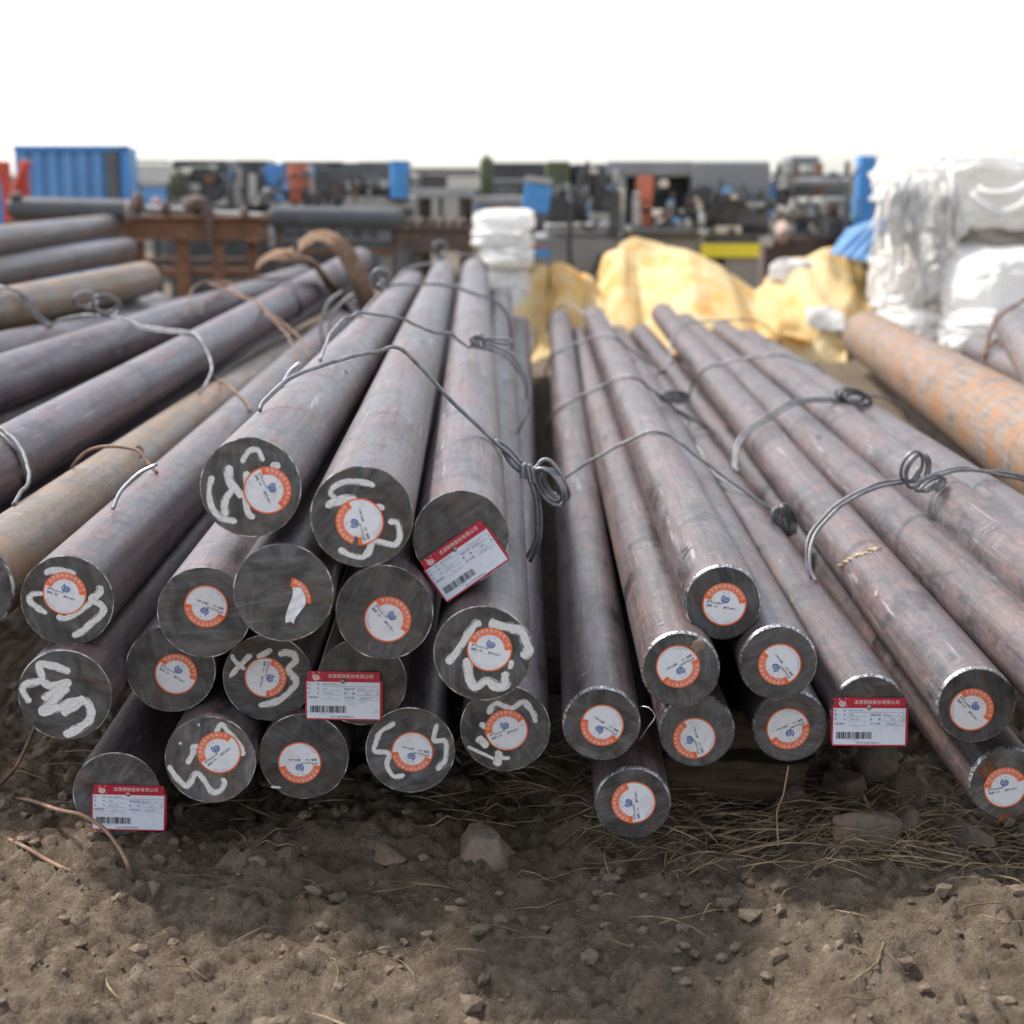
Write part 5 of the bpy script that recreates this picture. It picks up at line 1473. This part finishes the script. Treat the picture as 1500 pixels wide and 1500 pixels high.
# racks on the right
YR = 13.0
PRK = thing('pipe_rack', 'brown rack of pale pipes behind the right tarp', 'rack', [
  ('post', 'rust', [('b', 1197, 238, 1206, 'g', YR, .08)]), ('post', 'rust', [('b', 1214, 300, 1230, 'g', YR - .3, .1)]), ('post', 'rust_d', [('b', 1150, 238, 1156, 'g', YR + .3, .08)]), ('post', 'rust_d', [('b', 1240, 236, 1246, 'g', YR, .08)]),
  ('shelf', 'rust_d', [('b', 1134, 320, 1246, 326, YR - .1, .6)]), ('shelf', 'm_mid', [('b', 1134, 255, 1246, 259, YR, .6)]), ('shelf', 'm_mid', [('b', 1134, 272, 1246, 275, YR + .1, .6)]), ('lower_panel', 'rust_d', [('b', 1120, 348, 1200, 'g', YR - .4, .3)]), ('back_sheet', 'm_mid', [('b', 1130, 276, 1246, 300, YR + .8, .05)]),
  ('pipe', 'cream', [('c', 1158, 297, 1208, 297, YR - .2, 7)]), ('pipe', 'cream', [('c', 1136, 309, 1196, 310, YR - .25, 6)]), ('pipe', 'm_light', [('c', 1200, 294, 1238, 294, YR - .1, 5)]), ('pipe', 'm_light', [('c', 1160, 266, 1244, 266, YR, 6)]), ('pipe_flange', 'cream', [('c', 1206, 288, 1206, 314, YR - .22, 5)]), ('crate', 'cream', [('b', 1136, 240, 1154, 276, YR, .3)]), ('blue_clip', 'm_blue', [('b', 1127, 264, 1137, 288, YR - .2, .05)]), ('blue_clip', 'm_blue', [('b', 1127, 308, 1134, 320, YR - .2, .05)]), ('motor', 'pinkish', [('s', 1146, 340, YR - .5, 9, 16, .12, 91)]), ('dark_box', 'm_dark', [('b', 1214, 322, 1290, 350, YR - .6, .5)])])
thing('blue_post', 'tall blue steel post left of the white sacks', 'post', [('post', 'm_blue', [('b', 1261, 228, 1285, 'g', 12.2, .18, .01)]), ('base_plate', 'm_blue', [('b', 1254, 468, 1292, 'g', 12.1, .4, .01)]), ('bracket', 'm_blue2', [('b', 1252, 288, 1262, 318, 12.2, .1)]), ('stay', 'm_mid', [('c', 1246, 262, 1258, 246, 12.25, 2.5)]), ('stay', 'm_mid', [('b', 1240, 270, 1247, 'g', 12.3, .05)])])
clutter(GBS, 960, 1125, 268, 345, YM - .03, 34, 3)
clutter(GBS, 800, 900, 245, 330, YM - .04, 14, 5)
clutter(LBS, 255, 490, 245, 305, YS - .3, 36, 7)
clutter(WBN, 505, 600, 262, 286, 11.3, 10, 9)
clutter(PRK, 1134, 1245, 246, 345, YR - .35, 22, 11)
# blue sheet lying
mb = MB()
P_ = [WY(1216, 372, 9.5), WY(1240, 338, 10.1), WY(1268, 328, 10.4), WY(1310, 324, 10.6), WY(1322, 372, 9.9), WY(1302, 392, 9.4), WY(1262, 382, 9.3)]
P_ = [Vector(q) for q in P_]; cen = sum(P_, Vector()) / len(P_) + Vector((0, 0, .02))
mb.add(P_ + [cen], [[i, (i + 1) % 7, 7] for i in range(7)])
for k in range(3):
    a = P_[6].lerp(P_[0], k * .3 + .1); b_ = P_[3].lerp(P_[2], k * .3 + .1)
    mb.tube([a + Vector((0, 0, .015)), (a + b_) / 2 + Vector((0, 0, .03)), b_ + Vector((0, 0, .015))], .012, 6)
o = mb.build('blue_sheet', M['m_blue2']); md = o.modifiers.new('t', 'SOLIDIFY'); md.thickness = .012
tag(o, 'slanting light blue ribbed sheet between yellow tarp and white sacks', 'sheet')
thing('trestle', 'dark steel trestle carrying the slanting blue sheet', 'trestle', [('leg', 'm_dark', [('b', 1246, 366, 1256, 'g', 10.0, .06)]), ('leg', 'm_dark', [('b', 1290, 360, 1300, 'g', 10.0, .06)]), ('bar', 'm_dark', [('b', 1240, 362, 1306, 370, 9.98, .1)])])

# low boundary wall far behind
M['wall'] = plain('cement_wall', (.40, .38, .34), .9, 0, .15, 1.5, (.32, .28, .24), .4)
mb = MB(); mb.box(-22, 22, -.1, 22, 22.25, .90, .02); mb.box(-22.1, 21.95, .90, 22.1, 22.3, .96, .02)
tag(mb.build('boundary_wall', M['wall']), 'low grey cement wall closing the yard far behind', 'wall')

# ------------------------------------------------------------------ tarps and sacks
def mat_cloth(name, col, dark, transl=.35, rough=.6):
    g = G(name)
    n1 = g.noise(g.co(), 5, 6, .6); n2 = g.noise(g.co(), 40, 5, .65)
    c = g.ramp(n1, [(0.36, dark), (0.56, col)])
    bp = g.bump(g.math('ADD', n1, g.math('MULTIPLY', n2, .4)), .5, .02)
    g.fin(c, rough, 0, bp, .3)
    tr = g.n('BsdfTranslucent', {'Color': c})
    mx = g.n('MixShader', {0: transl})
    g.t.links.new(g.b.outputs[0], mx.inputs[1]); g.t.links.new(tr.outputs[0], mx.inputs[2])
    g.t.links.new(mx.outputs[0], g.out.inputs[0])
    return g.m
M['tarp'] = mat_cloth('yellow_tarpaulin', (.95, .80, .48), (.91, .60, .19), .45)
M['sack'] = mat_cloth('white_woven_sack', (.94, .93, .915), (.86, .84, .80), .4)
M['sack_d'] = mat_cloth('soiled_woven_sack', (.66, .61, .54), (.42, .37, .31), .25)
def crease(p, seed):
    v = Vector((p.x, p.y, seed))
    w = v + Vector((mnoise.noise(v * .9), mnoise.noise(v * .9 + Vector((7, 0, 0))), 0)) * .45
    a = mnoise.voronoi(w)[0][0]; b = mnoise.voronoi(w * 2.1 + Vector((3, 0, 0)))[0][0]
    c = 1 - 2 * abs(mnoise.noise(w * 1.4))
    return (a - .45) * -1.0 + (b - .45) * -.55 + (c - .4) * .35
def folds(x, y, seed):
    rnd = random.Random(int(seed * 31)); v = Vector((x, y, seed))
    wx = x + .16 * mnoise.noise(v * .9); wy = y + .16 * mnoise.noise(v * .9 + Vector((5, 0, 0)))
    t = 0
    for f, a in ((.75, .50), (1.15, .36), (1.9, .24), (2.9, .13), (4.6, .06)):
        an = rnd.uniform(0, math.pi); ph = rnd.random()
        k = (wx * math.cos(an) + wy * math.sin(an)) * f + ph + .12 * mnoise.noise(v * 1.7 + Vector((f, 0, 0)))
        t += a * (abs(k - math.floor(k) - .5) * 4 - 1)
    return t * .55
def drape(label, rows, Yr, Yf, Yb, seed, amp=.07, mat='tarp', ns=44, nt=34, freq=6.4, flat=True, name='tarp', group='yellow tarps heaped behind the bundles'):
    """rows: (px, ridge py, foot py); the sheet rises from its foot at Yf to a ridge at Yr and falls behind to Yb"""
    xs = [r[0] for r in rows]; rnd_ = random.Random(int(seed * 7))
    def lerp(s, k):
        x = xs[0] + s * (xs[-1] - xs[0])
        return x, float(np.interp(x, xs, [r[k] for r in rows]))
    grid = []
    for j in range(nt + 1):
        t = -0.45 + 1.45 * j / nt
        row = []
        for i in range(ns + 1):
            s = i / ns
            x, yt = lerp(s, 1); _, yb = lerp(s, 2)
            top = WY(x, yt, Yr); bot = WY(x, yb, Yf)
            if t >= 0:
                e = t ** .85
                p = top.lerp(bot, e); p.z += .05 * math.sin(math.pi * t)
            else:
                k = -t / .45
                g0 = gz(top.x, Yb)
                p = Vector((top.x, Yr + (Yb - Yr) * k, top.z + (g0 - top.z) * k ** 1.5))
            row.append(p)
        grid.append(row)
    vv = []
    for j in range(nt + 1):
        for i in range(ns + 1):
            p = grid[j][i]
            a = grid[j][min(i + 1, ns)] - grid[j][max(i - 1, 0)]; b = grid[min(j + 1, nt)][i] - grid[max(j - 1, 0)][i]
            n = a.cross(b); n = n.normalized() if n.length > 1e-9 else Vector((0, 0, 1))
            if n.y > 0: n = -n
            edge = min(1, min(i, ns - i) / (ns * .06))
            rid = min(1.0, abs(j - nt * .31) / (nt * .1) + .25)
            sx_, sy_ = p.x * freq * .5, (p.z * 1.3 - p.y * .4) * freq * .5
            d = folds(sx_, sy_, seed) * amp * (.4 + .6 * edge) * rid
            st_ = (xs[-1] - xs[0]) / ns * pxm(Yr) * .38 * (1 if 0 < i < ns else 0)
            vv.append(p + n * (d + rnd_.uniform(-.003, .003)))
    ff = []
    w = ns + 1
    for j in range(nt):
        for i in range(ns):
            q = [j * w + i, j * w + i + 1, (j + 1) * w + i + 1, (j + 1) * w + i]
            if rnd_.random() < .5: ff += [[q[0], q[1], q[2]], [q[0], q[2], q[3]]]
            else: ff += [[q[0], q[1], q[3]], [q[1], q[2], q[3]]]
    o = meshobj(name, vv, ff, M[mat], None, not flat)
    sb = o.modifiers.new('s', 'SUBSURF'); sb.subdivision_type = 'SIMPLE'; sb.levels = sb.render_levels = 0
    md = o.modifiers.new('t', 'SOLIDIFY'); md.thickness = .006
    tag(o, label, 'tarp' if mat == 'tarp' else 'sack', group); return o
drape('big pale yellow tarp heaped behind the right bundle', [(858, 452, 540), (872, 436, 535), (882, 400, 530), (896, 378, 525), (912, 362, 522), (935, 357, 520), (970, 360, 518), (1010, 372, 516), (1050, 392, 512), (1085, 415, 508), (1112, 432, 505), (1150, 455, 500), (1185, 470, 505)], 9.75, 8.6, 10.3, 2.0, .22, ns=120, nt=90, freq=3.0, flat=False)
drape('crumpled orange yellow tarp pushed up between both bundles', [(752, 420, 540), (762, 398, 560), (778, 388, 580), (795, 390, 590), (806, 402, 590), (812, 388, 590), (822, 388, 580), (840, 398, 570), (858, 412, 560), (875, 426, 550), (886, 440, 545)], 9.3, 8.55, 9.7, 5.0, .17, ns=90, nt=90, freq=6.5, flat=False)
drape('yellow tarp with white patches in front of the blue sheet', [(1105, 425, 482), (1125, 410, 484), (1150, 392, 488), (1185, 378, 490), (1210, 364, 490), (1240, 364, 488), (1268, 372, 486), (1288, 384, 484), (1298, 410, 480)], 9.95, 9.0, 10.4, 8.0, .20, ns=90, nt=70, freq=4.0, flat=False)
drape('low corner of yellow tarp spread on the dirt beside the rusted bar', [(1132, 470, 500), (1160, 458, 520), (1185, 462, 530), (1205, 474, 534), (1225, 492, 534), (1240, 510, 530)], 9.0, 8.55, 9.3, 11.0, .10, ns=60, nt=50, freq=5, flat=False)
drape('white plastic sheeting slumped left of the orange yellow tarp', [(722, 418, 505), (738, 402, 510), (752, 398, 520), (766, 410, 525), (780, 440, 520)], 9.15, 8.75, 9.4, 14.0, .09, 'sack', 60, 60, 8, False, 'plastic_sheet', None)
drape('white plastic scrap lying on the tarp near the rusted bar', [(1180, 460, 478), (1195, 452, 482), (1215, 454, 484), (1236, 466, 484)], 8.9, 8.7, 9.05, 17.0, .03, 'sack', 50, 36, 9, False, 'plastic_sheet', None)
drape('white cloth crumpled on top of the right yellow tarp', [(1128, 396, 408), (1140, 384, 412), (1160, 380, 416), (1180, 384, 420), (1200, 398, 424)], 9.65, 9.55, 9.8, 19.0, .035, 'sack', 50, 36, 9, False, 'plastic_sheet', None)

def sack(label, px, py, Y, rx, ry, rd, seed, mat='sack', name='sack', group=None, amp=.18, squ=.55, rot=0, freq=1.0, parent=None, loc=None):
    c = WY(px, py, Y) if loc is None else loc
    k = pxm(Y)
    nu, nv = 84, 56
    vv = []; ff = []
    def sg(v, e): return math.copysign(abs(v) ** e, v)
    for j in range(nv + 1):
        ph = -math.pi / 2 + math.pi * j / nv
        for i in range(nu):
            th = 2 * math.pi * i / nu
            p = Vector((sg(math.cos(ph), squ) * sg(math.cos(th), squ), sg(math.cos(ph), squ) * sg(math.sin(th), squ), sg(math.sin(ph), squ)))
            q = p * 1.6 * freq
            d = crease(Vector((q.x + q.y * .7, q.z + q.y * .3, 0)), seed) * amp + .10 * mnoise.noise(p * 1.1 + Vector((seed, 0, 0)))
            p = p * (1 + d)
            v = Vector((p.x * rx * k, p.y * rd, p.z * ry * k))
            vv.append(Matrix.Rotation(rot, 3, 'Y') @ v + (c if parent is None else c))
    for j in range(nv):
        for i in range(nu):
            ff += [[j * nu + i, j * nu + (i + 1) % nu, (j + 1) * nu + (i + 1) % nu], [j * nu + i, (j + 1) * nu + (i + 1) % nu, (j + 1) * nu + i]]
    cc = Vector((c.x, c.y, c.z - ry * k))
    o = meshobj(name, [v - cc for v in vv], ff, M[mat], parent, False)
    o.location = cc
    if label: tag(o, label, 'sack', group)
    return o
GS = 'white sacks stacked behind the left bundle'
sack('uppermost white sack of the small pile behind the left bundle', 738, 322, 9.3, 43, 15, .22, 3, group=GS)
sack('middle white sack of the small pile behind the left bundle', 736, 349, 9.25, 42, 15, .24, 7, group=GS)
sack('lower white sack of the small pile behind the left bundle', 742, 377, 9.2, 38, 17, .25, 11, group=GS)
sack('bottom white sack of the small pile, mostly hidden by the bars', 738, 412, 9.25, 40, 20, .28, 12, group=GS)
sack('lowest white sack on the dirt beneath the small pile', 738, 455, 9.3, 44, 26, .3, 13, group=GS)
GB = 'tattered white bulk sacks at the right'
B1 = sack('huge tattered white bulk sack topmost at the right', 1420, 282, 9.2, 118, 52, .6, 21, group=GB, amp=.15, freq=3.6)
B2 = sack('grey soiled bulk sack squeezed under the topmost one', 1440, 352, 9.25, 112, 30, .55, 25, 'sack_d', group=GB, amp=.15, freq=3.8)
B3 = sack('dusty white bulk sack at the left foot of the heap', 1340, 408, 9.0, 54, 66, .42, 29, 'sack', group=GB, amp=.22, freq=3.2)
B4 = sack('round white bulk sack in the middle of the heap', 1398, 398, 8.85, 44, 40, .3, 33, group=GB, amp=.18, freq=2.6)
B5 = sack('bright white bulk sack bulging at the right picture edge', 1468, 430, 8.4, 78, 62, .42, 37, group=GB, amp=.10, freq=1.8)
B6 = sack('soiled lower bulk sack between heap and rusted bar', 1420, 470, 9.0, 130, 45, .5, 41, 'sack_d', group=GB, amp=.18, freq=3.2)
sack('white sack sagging to the dirt behind the rusted bar', 1352, 486, 8.75, 60, 34, .35, 47, group=GB, amp=.2, freq=2.8)
sack('white sack lying behind the two grey bars at the right edge', 1470, 492, 8.2, 84, 40, .4, 53, group=GB, amp=.16, freq=2.6)
# loose straps and shreds hanging from the top sack: parts of it
rnd = random.Random(17)
cc = B1.location
def shred(pl, w, Y, mat, nm):
    pts = [WY(x, y, Y + dy) for x, y, dy in pl]
    path = catmull(pts, .03)
    mb = MB(); vv = []; ff = []
    for i, p in enumerate(path):
        t = (path[min(i + 1, len(path) - 1)] - path[max(i - 1, 0)]).normalized()
        sd_ = t.cross(Vector((.2, -1, 0))).normalized()
        for j in range(4):
            s_ = (j / 3 - .5) * w * pxm(Y) * (1 + .4 * mnoise.noise(Vector((i * .3, Y, w))))
            vv.append(p + sd_ * s_ + Vector((0, -.03 * (1 - (2 * j / 3 - 1) ** 2), 0)) - cc)
    for i in range(len(path) - 1):
        for j in range(3): ff.append([i * 4 + j, i * 4 + j + 1, i * 4 + j + 5, i * 4 + j + 4])
    mb.add(vv, ff, True); o = mb.build(nm, M[mat], B1)
    o.modifiers.new('t', 'SOLIDIFY').thickness = .008
for k in range(40):
    x = rnd.uniform(1296, 1400); y0 = rnd.uniform(250, 290); L_ = rnd.uniform(45, 120); dx = (x - 1350) * .25 - 10
    shred([(x, y0, -.62 + .0), (x + dx * .3 + rnd.uniform(-4, 4), y0 + L_ * .35, -.70), (x + dx * .7 + rnd.uniform(-6, 6), y0 + L_ * .7, -.66), (x + dx + rnd.uniform(-5, 5), y0 + L_, -.60)], rnd.uniform(3, 9), 9.2, 'sack', 'shred')
for pl, w in (([(1398, 270, -.66), (1408, 300, -.72), (1414, 330, -.72), (1408, 345, -.7), (1402, 325, -.7), (1406, 290, -.7)], 9), ([(1420, 282, -.66), (1440, 300, -.72), (1465, 312, -.74), (1490, 305, -.72), (1510, 290, -.7)], 11), ([(1430, 275, -.66), (1455, 284, -.74), (1480, 282, -.74), (1510, 268, -.7)], 10), ([(1336, 330, -.6), (1344, 380, -.62), (1350, 430, -.6), (1346, 470, -.55)], 10), ([(1372, 340, -.6), (1378, 370, -.66), (1384, 355, -.64)], 7)):
    shred(pl, w, 9.2, 'sack', 'loose_strap')
